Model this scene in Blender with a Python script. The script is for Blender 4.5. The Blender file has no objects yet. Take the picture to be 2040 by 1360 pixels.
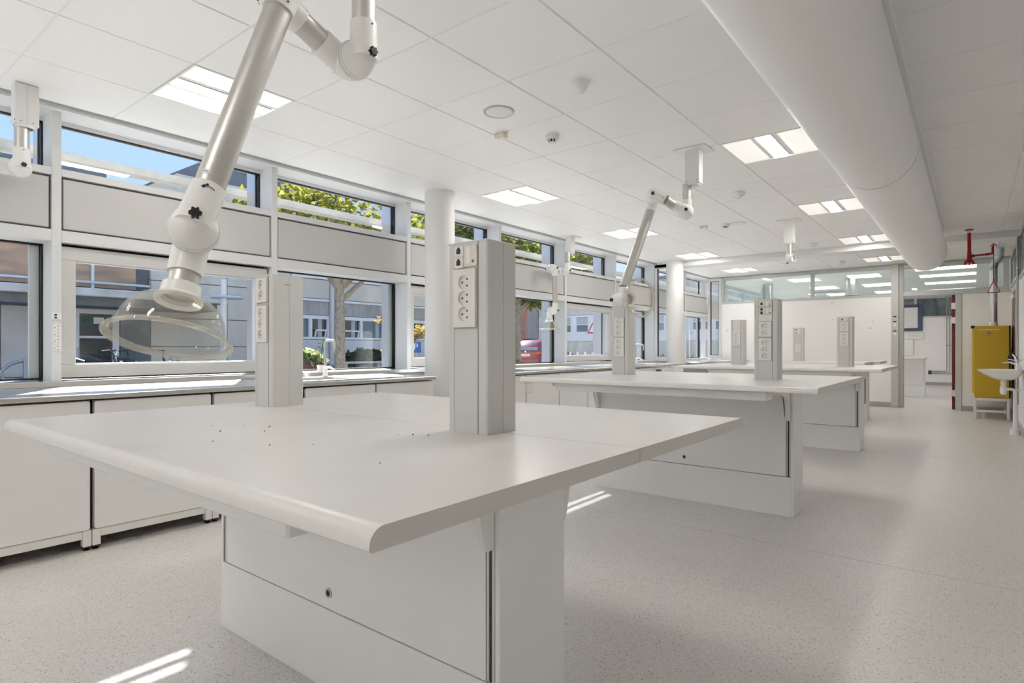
import bpy, bmesh, math, random
from mathutils import Vector, Matrix
random.seed(7)
SC = bpy.context.scene
COL = SC.collection
R = math.radians

# ------------------------------------------------------------------ camera, sky, sun, exposure
EYE = 1.11
cam = bpy.data.cameras.new('camera'); cam_o = bpy.data.objects.new('camera', cam); COL.objects.link(cam_o)
cam.sensor_width = 36; cam.lens = 36 * 1172.2 / 2040; cam.shift_y = 14 / 2040; cam.clip_start = .05; cam.clip_end = 300
cam_o.location = (0, 0, EYE); cam_o.rotation_euler = (R(90), 0, R(38.1357))
SC.camera = cam_o
SC.view_settings.view_transform = 'Standard'; SC.view_settings.look = 'None'
SC.view_settings.gamma = 1; SC.view_settings.use_curve_mapping = False
SC.view_settings.exposure = 0.43

world = bpy.data.worlds.new('sky'); SC.world = world; world.use_nodes = True
nt = world.node_tree; bg = nt.nodes['Background']
tc = nt.nodes.new('ShaderNodeTexCoord'); sx = nt.nodes.new('ShaderNodeSeparateXYZ'); rp = nt.nodes.new('ShaderNodeValToRGB')
nt.links.new(tc.outputs['Generated'], sx.inputs[0]); nt.links.new(sx.outputs['Z'], rp.inputs[0]); nt.links.new(rp.outputs[0], bg.inputs[0])
e = rp.color_ramp.elements
e[0].position = 0.0; e[0].color = (.66, .75, .85, 1); e[1].position = .55; e[1].color = (.22, .38, .72, 1)
x_ = e.new(.22); x_.color = (.33, .47, .77, 1)
bg.inputs[1].default_value = 1.30

sun = bpy.data.lights.new('sun', 'SUN'); sun_o = bpy.data.objects.new('sun', sun); COL.objects.link(sun_o)
sun.energy = 12.5; sun.color = (1, .965, .925); sun.angle = R(.53)
SUN_DIR = Vector((.8, -.48, -.743)).normalized()
sun_o.rotation_euler = SUN_DIR.to_track_quat('-Z', 'Y').to_euler(); sun_o.location = (-20, 15, 20)
LAMP_STRIP = 38.0      # radiance of the lamp strips
LAMP_TRAY_GLOW = .40  # glow given to the reflector trays in place of light from the strip

SC.cycles.max_bounces = 8; SC.cycles.diffuse_bounces = 6; SC.cycles.glossy_bounces = 3
SC.cycles.transmission_bounces = 4; SC.cycles.transparent_max_bounces = 18
SC.cycles.use_adaptive_sampling = True; SC.cycles.adaptive_threshold = .08; SC.cycles.adaptive_min_samples = 14
SC.cycles.sample_clamp_indirect = 6; SC.cycles.blur_glossy = .6

# ------------------------------------------------------------------ materials
MATS = {}
def mat(name, col, rough=.5, metal=0.0, noise=0.0, scale=8.0, bump=0.0, bscale=60.0, stretch=None, spec=.5, coat=0.0, emit=0.0, col2=None):
    m = bpy.data.materials.new(name); m.use_nodes = True; MATS[name] = m
    n = m.node_tree.nodes; l = m.node_tree.links; b = n['Principled BSDF']
    b.inputs['Base Color'].default_value = (*col, 1); b.inputs['Roughness'].default_value = rough
    b.inputs['Metallic'].default_value = metal; b.inputs['Specular IOR Level'].default_value = spec
    b.inputs['Coat Weight'].default_value = coat
    if emit:
        b.inputs['Emission Color'].default_value = (*col, 1); b.inputs['Emission Strength'].default_value = emit
    if noise or bump:
        t = n.new('ShaderNodeTexCoord'); mp = n.new('ShaderNodeMapping'); l.new(t.outputs['Object'], mp.inputs[0])
        if stretch: mp.inputs['Scale'].default_value = stretch
    if noise:
        tx = n.new('ShaderNodeTexNoise'); tx.inputs['Scale'].default_value = scale; tx.inputs['Detail'].default_value = 5
        l.new(mp.outputs[0], tx.inputs['Vector'])
        r = n.new('ShaderNodeValToRGB'); r.color_ramp.elements[0].position = .3; r.color_ramp.elements[1].position = .72
        c2 = col2 or tuple(c * (1 - noise) for c in col)
        r.color_ramp.elements[0].color = (*c2, 1); r.color_ramp.elements[1].color = (*col, 1)
        l.new(tx.outputs['Fac'], r.inputs[0]); l.new(r.outputs[0], b.inputs['Base Color'])
    if bump:
        tb = n.new('ShaderNodeTexNoise'); tb.inputs['Scale'].default_value = bscale; tb.inputs['Detail'].default_value = 3
        l.new(mp.outputs[0], tb.inputs['Vector'])
        bp = n.new('ShaderNodeBump'); bp.inputs['Strength'].default_value = bump; bp.inputs['Distance'].default_value = .01
        l.new(tb.outputs['Fac'], bp.inputs['Height']); l.new(bp.outputs[0], b.inputs['Normal'])
    return m

mat('laminate', (.87, .87, .865), .38, noise=.03, scale=3)
mat('worktop', (.70, .685, .66), .30, noise=.05, scale=5, col2=(.67, .645, .61))
mat('worktop_edge_shaded', (.62, .60, .56), .45, noise=.04, scale=6)  # end faces: shade away from the windows painted in as a greyer tone
mat('worktop_nose', (.76, .745, .715), .33, noise=.05, scale=9, stretch=(3, 1, .25))
mat('seam_dark', (.16, .155, .15), .6, noise=.05)
mat('slot_dark', (.05, .05, .055), .5, noise=.05)
mat('tower', (.65, .645, .63), .36, noise=.015, scale=4)
mat('tower_side', (.72, .71, .69), .5, noise=.02, scale=200)
mat('plate', (.82, .80, .76), .35, noise=.01)
mat('plate_cream', (.78, .73, .64), .4, noise=.02)
mat('black', (.012, .012, .013), .4, noise=.05)
mat('black_plastic', (.02, .02, .022), .45, noise=.1)
mat('green_dot', (.02, .30, .20), .4, noise=.05)
mat('facade_white', (.70, .705, .71), .42, noise=.015, scale=3)
mat('facade_panel', (.57, .562, .548), .5, noise=.02, scale=2)
mat('alu', (.70, .70, .69), .38, metal=.75, noise=.03, scale=20)
mat('alu_tube', (.60, .585, .555), .40, metal=.9, noise=.03, scale=30, stretch=(1, 1, 8))
mat('alu_frame', (.66, .655, .64), .42, metal=.35, noise=.02)
mat('steel', (.76, .755, .74), .24, metal=1.0, noise=.05, scale=6, bump=.05, bscale=300, stretch=(1, .06, 1))
mat('steel_edge', (.64, .61, .57), .32, metal=.9, noise=.06, scale=9)
mat('chrome', (.8, .8, .8), .1, metal=1.0, noise=.01)
mat('galvanised', (.68, .70, .71), .3, metal=.9, noise=.12, scale=14)
mat('arm_white', (.86, .855, .83), .32, noise=.01)
mat('arm_box', (.82, .82, .80), .4, noise=.01)
mat('ceiling_tile', (.90, .895, .885), .42, noise=.012, scale=3, bump=.02, bscale=500)
mat('ceiling_grid', (.90, .895, .88), .5, noise=.01)
mat('plenum', (.55, .55, .54), .8, noise=.05)
mat('beam', (.80, .80, .79), .5, noise=.01)
mat('duct_white', (.90, .89, .875), .5, noise=.02, scale=2)
mat('wall_paint', (.88, .87, .85), .6, noise=.015, scale=2, bump=.02, bscale=180)
mat('wall_paint_far', (.92, .905, .88), .6, noise=.02, scale=1.5, bump=.02, bscale=180)
mat('grey_trim', (.46, .47, .47), .45, noise=.03)
mat('grey_frame', (.56, .57, .575), .42, metal=.2, noise=.02)
mat('baseboard', (.42, .42, .42), .5, noise=.04)
mat('column_white', (.80, .795, .785), .55, noise=.01)
mat('cab_front', (.88, .87, .85), .42, noise=.015, scale=2)
mat('cab_metal', (.84, .82, .78), .4, noise=.02)
mat('cab_inside', (.26, .25, .235), .6, noise=.04)
mat('yellow', (.62, .40, .012), .42, noise=.06, scale=30)
mat('yellow_edge', (.74, .52, .03), .42, noise=.04)
mat('red_pipe', (.42, .012, .016), .4, noise=.06)
mat('door_red', (.16, .012, .020), .35, noise=.1, scale=5)
mat('porcelain', (.85, .85, .84), .18, noise=.01, coat=.3)
mat('pvc', (.84, .84, .83), .35, noise=.01)
mat('blue_frame', (.06, .075, .16), .4, noise=.08)
mat('whiteboard', (.78, .79, .77), .25, noise=.02)
mat('label_white', (.84, .84, .82), .5, noise=.02)
mat('mark_grey', (.30, .30, .29), .5, noise=.02)
mat('sign_green', (.01, .10, .055), .45, noise=.05)
mat('pipe_grey', (.42, .42, .41), .4, metal=.5, noise=.05)
mat('lamp_frame', (.84, .84, .82), .4, noise=.01)
# outdoors
mat('concrete', (.84, .74, .60), .85, noise=.28, scale=1.3, bump=.3, bscale=14, stretch=(1, 1, .35))
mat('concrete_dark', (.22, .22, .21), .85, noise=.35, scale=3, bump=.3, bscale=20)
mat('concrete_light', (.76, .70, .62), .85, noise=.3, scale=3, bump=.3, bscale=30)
mat('panel_pale', (.74, .70, .64), .55, noise=.1, scale=2)
mat('ext_white', (.88, .85, .80), .5, noise=.05)
mat('louver', (.62, .60, .54), .6, noise=.2, scale=12)
mat('blind_grey', (.50, .46, .41), .7, noise=.35, scale=5, stretch=(1, 1, .3))
mat('win_dark', (.035, .045, .05), .12, noise=.4, scale=3)
mat('win_mid', (.16, .21, .23), .12, noise=.4, scale=2)
mat('win_blue', (.10, .22, .36), .1, noise=.4, scale=1.2)
mat('win_brick_reflection', (.80, .46, .25), .3, noise=.7, scale=1.6, col2=(.34, .23, .16), stretch=(1, .5, 2.2))  # reflection of orange brickwork painted into the pane colour
mat('curtain', (.5, .52, .5), .8, noise=.1)
mat('brick', (.50, .23, .15), .85, noise=.4, scale=9)
mat('mortar', (.50, .45, .40), .9, noise=.2, scale=20)
mat('brick_grey', (.13, .135, .16), .85, noise=.4, scale=7)
mat('paving', (.34, .33, .31), .9, noise=.35, scale=6, bump=.3, bscale=30)
mat('asphalt', (.15, .155, .16), .9, noise=.3, scale=12)
mat('bark', (.50, .41, .31), .9, noise=.65, scale=38, bump=.8, bscale=45, stretch=(1, 1, .35))
mat('car_red', (.26, .02, .03), .25, noise=.1, coat=.6)
mat('car_glass', (.25, .36, .45), .06, noise=.1)
mat('tail_light', (.5, .02, .02), .2, noise=.1)
mat('rubber', (.02, .02, .02), .8, noise=.2)
mat('rust', (.20, .085, .06), .8, noise=.5, scale=6)
mat('bench_wood', (.62, .60, .54), .6, noise=.2, scale=14, stretch=(4, .5, 1))
mat('sign_blue', (.01, .11, .38), .4, noise=.05)
mat('sign_red', (.5, .03, .04), .4, noise=.05)
mat('bike_frame', (.02, .02, .025), .35, noise=.2)
mat('roof_dark', (.20, .21, .23), .8, noise=.3)

def leafmat(name, a, b, tr=.55):
    m = bpy.data.materials.new(name); m.use_nodes = True; MATS[name] = m
    n = m.node_tree.nodes; l = m.node_tree.links; n.remove(n['Principled BSDF'])
    t = n.new('ShaderNodeTexCoord'); x = n.new('ShaderNodeTexNoise'); x.inputs['Scale'].default_value = 3.5; l.new(t.outputs['Object'], x.inputs['Vector'])
    r = n.new('ShaderNodeValToRGB'); r.color_ramp.elements[0].color = (*a, 1); r.color_ramp.elements[1].color = (*b, 1)
    r.color_ramp.elements[0].position = .35; r.color_ramp.elements[1].position = .65; l.new(x.outputs['Fac'], r.inputs[0])
    d = n.new('ShaderNodeBsdfDiffuse'); q = n.new('ShaderNodeBsdfTranslucent'); mx = n.new('ShaderNodeMixShader'); mx.inputs[0].default_value = tr
    l.new(r.outputs[0], d.inputs[0]); l.new(r.outputs[0], q.inputs[0]); l.new(d.outputs[0], mx.inputs[1]); l.new(q.outputs[0], mx.inputs[2])
    l.new(mx.outputs[0], n['Material Output'].inputs[0])
leafmat('leaf_yellow', (.10, .13, .02), (.42, .38, .05))
leafmat('leaf_green', (.03, .07, .018), (.12, .17, .035))
leafmat('leaf_mixed', (.05, .09, .02), (.36, .36, .06))
leafmat('leaf_dark', (.018, .035, .014), (.05, .075, .02), .3)
leafmat('leaf_gold', (.30, .20, .04), (.50, .36, .10))
leafmat('leaf_pale', (.22, .30, .10), (.50, .55, .28))

def glassmat(name, tint, gloss_rough=0.0, ior=1.45, haze=0.0, hazecol=(.8, .8, .75)):
    m = bpy.data.materials.new(name); m.use_nodes = True; MATS[name] = m
    n = m.node_tree.nodes; l = m.node_tree.links; n.remove(n['Principled BSDF'])
    lw = n.new('ShaderNodeLayerWeight'); lw.inputs['Blend'].default_value = .5
    pw = n.new('ShaderNodeMath'); pw.operation = 'POWER'; pw.inputs[1].default_value = 4.5; l.new(lw.outputs['Facing'], pw.inputs[0])
    fr = n.new('ShaderNodeMath'); fr.operation = 'MULTIPLY_ADD'; fr.inputs[1].default_value = .75; fr.inputs[2].default_value = ((ior - 1) / (ior + 1)) ** 2; l.new(pw.outputs[0], fr.inputs[0])
    tr = n.new('ShaderNodeBsdfTransparent'); tr.inputs[0].default_value = (*tint, 1)
    gl = n.new('ShaderNodeBsdfGlossy'); gl.inputs['Roughness'].default_value = gloss_rough
    mx = n.new('ShaderNodeMixShader'); l.new(fr.outputs[0], mx.inputs[0])
    src = tr.outputs[0]
    if haze:
        df = n.new('ShaderNodeBsdfDiffuse'); df.inputs[0].default_value = (*hazecol, 1)
        t = n.new('ShaderNodeTexCoord'); x = n.new('ShaderNodeTexNoise'); x.inputs['Scale'].default_value = 9; l.new(t.outputs['Object'], x.inputs['Vector'])
        mr = n.new('ShaderNodeMapRange'); mr.inputs['To Min'].default_value = haze * .5; mr.inputs['To Max'].default_value = haze * 1.5; l.new(x.outputs['Fac'], mr.inputs['Value'])
        m2 = n.new('ShaderNodeMixShader'); l.new(mr.outputs[0], m2.inputs[0]); l.new(src, m2.inputs[1]); l.new(df.outputs[0], m2.inputs[2]); src = m2.outputs[0]
    l.new(src, mx.inputs[1]); l.new(gl.outputs[0], mx.inputs[2]); l.new(mx.outputs[0], n['Material Output'].inputs[0])
glassmat('glass', (.97, .985, .985))
glassmat('glass_green', (.90, .95, .94))
glassmat('hood_clear', (.965, .96, .94), .03, 1.35, .045, (.80, .78, .70))
glassmat('hood_edge', (.95, .945, .92), .05, 1.4, .30, (.84, .82, .75))

def floor_mat():
    m = mat('vinyl', (.70, .68, .65), .33, spec=.5)
    n = m.node_tree.nodes; l = m.node_tree.links; b = n['Principled BSDF']
    t = n.new('ShaderNodeTexCoord')
    v1 = n.new('ShaderNodeTexVoronoi'); v1.inputs['Scale'].default_value = 80; v1.inputs['Randomness'].default_value = 1
    v2 = n.new('ShaderNodeTexVoronoi'); v2.inputs['Scale'].default_value = 150
    nz = n.new('ShaderNodeTexNoise'); nz.inputs['Scale'].default_value = 2.0; nz.inputs['Detail'].default_value = 4
    for q in (v1, v2, nz): l.new(t.outputs['Object'], q.inputs['Vector'])
    r1 = n.new('ShaderNodeValToRGB'); r1.color_ramp.elements[0].position = .17; r1.color_ramp.elements[1].position = .24
    r1.color_ramp.elements[0].color = (1, 1, 1, 1); r1.color_ramp.elements[1].color = (0, 0, 0, 1); l.new(v1.outputs['Distance'], r1.inputs[0])
    # only some of the chips are dark
    sp = n.new('ShaderNodeSeparateColor'); l.new(v1.outputs['Color'], sp.inputs[0])
    gt = n.new('ShaderNodeMath'); gt.operation = 'GREATER_THAN'; gt.inputs[1].default_value = .45; l.new(sp.outputs[0], gt.inputs[0])
    mu = n.new('ShaderNodeMath'); mu.operation = 'MULTIPLY'; l.new(r1.outputs[0], mu.inputs[0]); l.new(gt.outputs[0], mu.inputs[1])
    s2 = n.new('ShaderNodeSeparateColor'); l.new(v2.outputs['Color'], s2.inputs[0])
    base = n.new('ShaderNodeValToRGB'); base.color_ramp.elements[0].color = (.61, .588, .56, 1); base.color_ramp.elements[1].color = (.73, .70, .668, 1); l.new(s2.outputs[1], base.inputs[0])
    m1 = n.new('ShaderNodeMix'); m1.data_type = 'RGBA'; l.new(mu.outputs[0], m1.inputs['Factor']); l.new(base.outputs[0], m1.inputs['A']); m1.inputs['B'].default_value = (.24, .235, .23, 1)
    m2 = n.new('ShaderNodeMix'); m2.data_type = 'RGBA'; m2.blend_type = 'MULTIPLY'; m2.inputs['Factor'].default_value = 1
    rr = n.new('ShaderNodeValToRGB'); rr.color_ramp.elements[0].color = (.93, .93, .93, 1); rr.color_ramp.elements[1].color = (1, 1, 1, 1); l.new(nz.outputs['Fac'], rr.inputs[0])
    l.new(m1.outputs['Result'], m2.inputs['A']); l.new(rr.outputs[0], m2.inputs['B']); l.new(m2.outputs['Result'], b.inputs['Base Color'])
    b.inputs['Roughness'].default_value = .36
floor_mat()

def emitmat(name, col, strength):
    m = bpy.data.materials.new(name); m.use_nodes = True; MATS[name] = m
    b = m.node_tree.nodes['Principled BSDF']; b.inputs['Base Color'].default_value = (.8, .8, .78, 1)
    b.inputs['Emission Color'].default_value = (*col, 1); b.inputs['Emission Strength'].default_value = strength
emitmat('lamp_strip', (1, .968, .925), LAMP_STRIP)
emitmat('lamp_flat', (1, .968, .925), 4.0)
emitmat('lamp_tray_glow', (1, .955, .89), LAMP_TRAY_GLOW)

# ------------------------------------------------------------------ mesh helpers
OFF = {}
def frame_of(d):
    d = Vector(d).normalized()
    a = Vector((0, 0, 1)) if abs(d.z) < .9 else Vector((1, 0, 0))
    u = d.cross(a).normalized(); w = d.cross(u).normalized()
    return d, u, w

class MB:
    def __init__(s): s.v = []; s.f = []; s.m = []
    def add(s, vs, fs, mi=0):
        o = len(s.v); s.v += [tuple(p) for p in vs]; s.f += [tuple(i + o for i in q) for q in fs]; s.m += [mi] * len(fs); return s
    def box(s, x0, x1, y0, y1, z0, z1, mi=0, c=0.0):
        if x0 > x1: x0, x1 = x1, x0
        if y0 > y1: y0, y1 = y1, y0
        if z0 > z1: z0, z1 = z1, z0
        if not c:
            v = [(x, y, z) for x in (x0, x1) for y in (y0, y1) for z in (z0, z1)]
            return s.add(v, [(0, 1, 3, 2), (4, 6, 7, 5), (0, 4, 5, 1), (2, 3, 7, 6), (0, 2, 6, 4), (1, 5, 7, 3)], mi)
        X = (x0, x1); Y = (y0, y1); Z = (z0, z1); v = []; idx = {}
        for i in (0, 1):
            for j in (0, 1):
                for k in (0, 1):
                    a = c if i == 0 else -c; b = c if j == 0 else -c; d = c if k == 0 else -c
                    idx[i, j, k] = len(v)
                    v += [(X[i], Y[j] + b, Z[k] + d), (X[i] + a, Y[j], Z[k] + d), (X[i] + a, Y[j] + b, Z[k])]
        f = []
        for i in (0, 1):
            f.append((idx[i, 0, 0], idx[i, 1, 0], idx[i, 1, 1], idx[i, 0, 1]))
            f.append((idx[0, i, 0] + 1, idx[1, i, 0] + 1, idx[1, i, 1] + 1, idx[0, i, 1] + 1))
            f.append((idx[0, 0, i] + 2, idx[1, 0, i] + 2, idx[1, 1, i] + 2, idx[0, 1, i] + 2))
            for j in (0, 1):
                f.append((idx[i, j, 0], idx[i, j, 1], idx[i, j, 1] + 1, idx[i, j, 0] + 1))
                f.append((idx[i, 0, j], idx[i, 1, j], idx[i, 1, j] + 2, idx[i, 0, j] + 2))
                f.append((idx[0, i, j] + 1, idx[1, i, j] + 1, idx[1, i, j] + 2, idx[0, i, j] + 2))
                for k in (0, 1): f.append((idx[i, j, k], idx[i, j, k] + 1, idx[i, j, k] + 2))
        return s.add(v, f, mi)
    def prism(s, poly, axis, a0, a1, mi=0, cap=None):
        n = len(poly)
        def P(p, a): return (a, p[0], p[1]) if axis == 'x' else ((p[0], a, p[1]) if axis == 'y' else (p[0], p[1], a))
        v = [P(p, a0) for p in poly] + [P(p, a1) for p in poly]
        s.add(v, [(i, (i + 1) % n, n + (i + 1) % n, n + i) for i in range(n)], mi)
        o = len(s.v) - 2 * n
        s.f += [tuple(o + i for i in range(n)), tuple(o + n + i for i in reversed(range(n)))]; s.m += [mi if cap is None else cap] * 2
        return s
    def tube(s, p0, p1, r0, r1=None, n=18, mi=0, caps=True):
        r1 = r0 if r1 is None else r1; p0 = Vector(p0); p1 = Vector(p1); d, u, w = frame_of(p1 - p0)
        v = []
        for p, r in ((p0, r0), (p1, r1)):
            for i in range(n):
                a = 2 * math.pi * i / n; v.append(p + u * math.cos(a) * r + w * math.sin(a) * r)
        f = [(i, (i + 1) % n, n + (i + 1) % n, n + i) for i in range(n)]
        if caps: f += [tuple(range(n)), tuple(range(2 * n - 1, n - 1, -1))]
        return s.add(v, f, mi)
    def lathe(s, prof, o, d, n=28, mi=0, a0=0, a1=2 * math.pi):
        o = Vector(o); d, u, w = frame_of(d); full = abs(a1 - a0 - 2 * math.pi) < 1e-6; k = n if full else n + 1
        v = []
        for r, h in prof:
            for i in range(k):
                a = a0 + (a1 - a0) * i / n; v.append(o + d * h + u * math.cos(a) * max(r, 1e-5) + w * math.sin(a) * max(r, 1e-5))
        f = []
        for j in range(len(prof) - 1):
            for i in range(n):
                b = (i + 1) % k; f.append((j * k + i, j * k + b, (j + 1) * k + b, (j + 1) * k + i))
        return s.add(v, f, mi)
    def path(s, pts, r, n=10, mi=0):
        pts = [Vector(p) for p in pts]; v = []; u = None
        for i, p in enumerate(pts):
            d = ((pts[min(i + 1, len(pts) - 1)] - p).normalized() + (p - pts[max(i - 1, 0)]).normalized()).normalized()
            if u is None: _, u, _ = frame_of(d)
            u = (u - d * u.dot(d)).normalized(); w = d.cross(u); rr = r[i] if isinstance(r, (list, tuple)) else r
            for k in range(n):
                a = 2 * math.pi * k / n; v.append(p + u * math.cos(a) * rr + w * math.sin(a) * rr)
        f = [(j * n + i, j * n + (i + 1) % n, (j + 1) * n + (i + 1) % n, (j + 1) * n + i) for j in range(len(pts) - 1) for i in range(n)]
        f += [tuple(range(n)), tuple(len(v) - 1 - i for i in range(n))]
        return s.add(v, f, mi)
    def holed(s, x0, x1, z0, z1, y, cx, cz, r, n=20, mi=0):
        # rectangle in the XZ plane at y with a round hole
        outer = []; inner = []
        for i in range(n):
            a = 2 * math.pi * (i + .5) / n; ca, sa = math.cos(a), math.sin(a)
            tx = ((x1 if ca > 0 else x0) - cx) / ca; tz = ((z1 if sa > 0 else z0) - cz) / sa; t = min(tx, tz)
            outer.append((cx + ca * t, y, cz + sa * t)); inner.append((cx + ca * r, y, cz + sa * r))
        s.add(outer + inner, [(i, (i + 1) % n, n + (i + 1) % n, n + i) for i in range(n)], mi)
        # fill the four corners
        for X in (x0, x1):
            for Z in (z0, z1):
                def key(p): return math.hypot(p[0] - X, p[2] - Z)
                a = min((p for p in outer if abs(p[0] - X) < 1e-6), key=key, default=None); b = min((p for p in outer if abs(p[2] - Z) < 1e-6), key=key, default=None)
                if a and b: s.add([(X, y, Z), a, b], [(0, 1, 2)], mi)
        return s
    def build(s, name, mats, parent=None, smooth=35, recalc=True):
        me = bpy.data.meshes.new(name)
        vs = s.v
        if parent is not None: off = OFF[parent.name]
        else:
            xs = [p[0] for p in vs]; ys = [p[1] for p in vs]; zs = [p[2] for p in vs]
            off = Vector(((min(xs) + max(xs)) / 2, (min(ys) + max(ys)) / 2, min(zs)))
        me.from_pydata([(p[0] - off[0], p[1] - off[1], p[2] - off[2]) for p in vs], [], s.f)
        if isinstance(mats, str): mats = [mats]
        for q in mats: me.materials.append(MATS[q])
        me.polygons.foreach_set('material_index', s.m)
        if recalc:
            bm = bmesh.new(); bm.from_mesh(me); bmesh.ops.recalc_face_normals(bm, faces=bm.faces); bm.to_mesh(me); bm.free()
        if smooth:
            me.polygons.foreach_set('use_smooth', [True] * len(me.polygons)); me.set_sharp_from_angle(angle=R(smooth))
        o = bpy.data.objects.new(name, me); COL.objects.link(o)
        if parent is not None: o.parent = parent
        else: o.location = off
        OFF[o.name] = Vector(off)
        return o

def tag(o, label, cat, group=None, kind=None):
    o['label'] = label; o['category'] = cat
    if group: o['group'] = group
    if kind: o['kind'] = kind
    return o
def thing(name, loc, label, cat, group=None):
    o = bpy.data.objects.new(name, None); COL.objects.link(o); o.location = loc; o.empty_display_size = .1; OFF[o.name] = Vector(loc)
    return tag(o, label, cat, group)
def struct(name, label, loc=None, mb=None, mats=None, smooth=35):
    if mb is None:
        o = bpy.data.objects.new(name, None); COL.objects.link(o); o.location = loc; OFF[o.name] = Vector(loc); o.empty_display_size = .1
    else: o = mb.build(name, mats, smooth=smooth)
    o['kind'] = 'structure'; o['label'] = label; return o
def text_mesh(body, name, size, mats, mtx, parent, depth=.001):
    cu = bpy.data.curves.new(name, 'FONT'); cu.body = body; cu.size = size; cu.extrude = depth; cu.align_x = 'CENTER'; cu.align_y = 'CENTER'
    t = bpy.data.objects.new(name + '_curve', cu); COL.objects.link(t)
    me = bpy.data.meshes.new_from_object(t); bpy.data.objects.remove(t); bpy.data.curves.remove(cu)
    me.name = name; me.materials.clear(); me.materials.append(MATS[mats]); me.transform(mtx)
    me.transform(Matrix.Translation(-OFF[parent.name]))
    o = bpy.data.objects.new(name, me); COL.objects.link(o); o.parent = parent; OFF[o.name] = OFF[parent.name].copy(); return o
def B(*a, **k): return MB().box(*a, **k)

# ------------------------------------------------------------------ room shell
CZ = 2.704; XL = -4.75; XG = -4.955; XR = .5; YB = -6.6; YF = 13.25; YE = 22.0
struct('floor', 'pale speckled vinyl floor', mb=B(-5.0, 2.6, YB - .1, YE + .1, -.05, 0), mats='vinyl')
fl = bpy.data.objects['floor']
for i, y in enumerate((1.62, 3.55, 7.4)):
    B(-3.2, .49, y, y + .004, 0, .0006).build('weld_seam', 'grey_trim', fl)

ceil = struct('ceiling', 'white metal tile ceiling', mb=B(-4.78, XR, YB, YF, CZ + .006, CZ + .2), mats='ceiling_grid')
T = .625; GX0 = -2.19; GY0 = 2.12
LIGHTS = [(-3, -13), (1, -13), (-3, -9), (1, -9), (-3, -5), (-3, -1), (-3, 4), (-3, 8), (-3, 12), (1, -5), (1, -1), (1, 4), (1, 8), (1, 12)]  # rows behind the camera are unseen lamps added to brighten the room
tile_me = None
def tile(x0, x1, y0, y1, parent):
    b = MB(); g = .002; c = .005; z = CZ
    b.v = [(x0 + g, y0 + g, z + c), (x1 - g, y0 + g, z + c), (x1 - g, y1 - g, z + c), (x0 + g, y1 - g, z + c),
           (x0 + g + c, y0 + g + c, z), (x1 - g - c, y0 + g + c, z), (x1 - g - c, y1 - g - c, z), (x0 + g + c, y1 - g - c, z),
           (x0 + g, y0 + g, z + .0058), (x1 - g, y0 + g, z + .0058), (x1 - g, y1 - g, z + .0058), (x0 + g, y1 - g, z + .0058)]
    b.f = [(4, 5, 6, 7), (0, 1, 5, 4), (1, 2, 6, 5), (2, 3, 7, 6), (3, 0, 4, 7), (8, 9, 1, 0), (9, 10, 2, 1), (10, 11, 3, 2), (11, 8, 0, 3), (8, 11, 10, 9)]
    b.m = [0] * 10
    return b.build('ceiling_tile', 'ceiling_tile', parent, smooth=0)
first = None
for i in range(-4, 5):
    for j in range(-13, 13):
        if (i, j) in LIGHTS: continue
        x0 = GX0 + i * T; y0 = GY0 + j * T
        if i == 4: tile(x0, XR - .01, y0, y0 + T, ceil); continue
        if first is None:
            first = tile(x0, x0 + T, y0, y0 + T, ceil); fx, fy = x0, y0
        else:
            o = first.copy(); COL.objects.link(o); o.parent = ceil; o.location = (x0 - fx, y0 - fy, 0)
for i in range(-4, 5):     # the short row against the beam
    x0 = GX0 + i * T; tile(x0, min(x0 + T, XR - .01), GY0 + 13 * T, 10.39, ceil)
G2 = 10.75
for i in range(-4, 5):
    for j in range(4):
        if (i, j) in ((-3, 2), (1, 2)): continue
        x0 = GX0 + i * T; tile(x0, min(x0 + T, XR - .01), G2 + j * T, min(G2 + (j + 1) * T, YF), ceil)
struct('trim_1', 'lowered white ceiling bulkhead across the room', mb=B(XL - .02, XR, 10.39, 10.75, 2.615, CZ + .06, c=.006), mats='beam')
tr = struct('trim_2', 'pale ceiling rail along the duct', mb=B(-.352, -.30, YB, 10.39, CZ - .016, CZ + .02, c=.004), mats='ceiling_grid')
B(-.386, -.356, YB, 10.39, CZ - .004, CZ + .01).build('shadow_gap', 'grey_trim', tr)
struct('trim_3', 'grey ceiling edge strip along the window wall', mb=B(-4.77, -4.69, YB, YF, CZ - .014, CZ + .06, c=.003), mats='grey_trim')

# ---- window wall
MY = [1.196 + 1.536 * k for k in range(-5, 8)]
wl = struct('wall_left', 'window wall with pale mullions and spandrel panels', mb=B(-5.02, XL, YB, YF, -.15, .865), mats='facade_white')
B(-5.02, -4.93, YB, YF, 2.645, 2.90).build('header', 'facade_white', wl)
B(-4.93, -4.70, YB, YF, 2.672, 2.70).build('soffit', 'facade_white', wl)
for y in MY:
    B(-4.99, XL, y - .027, y + .027, .865, CZ + .02, c=.003).build('mullion', 'facade_white', wl)
    b = B(-5.17, -5.0, y - .03, y + .03, .5, 2.9, c=.004); b.box(-5.0, -4.985, y - .045, y + .045, .88, 2.66, 1); b.build('mullion_cap', ['alu', 'black'], wl)
edges = [YB] + MY + [YF]
OPEN = {0: False}
wn = 0
def pane_frame(b, y0, y1, z0, z1, x0, x1, w, mi=0, c=.003):
    b.box(x0, x1, y0, y1, z0, z0 + w, mi, c); b.box(x0, x1, y0, y1, z1 - w, z1, mi, c)
    b.box(x0, x1, y0, y0 + w, z0 + w, z1 - w, mi, c); b.box(x0, x1, y1 - w, y1, z0 + w, z1 - w, mi, c)
BAYNAMES = []
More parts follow.
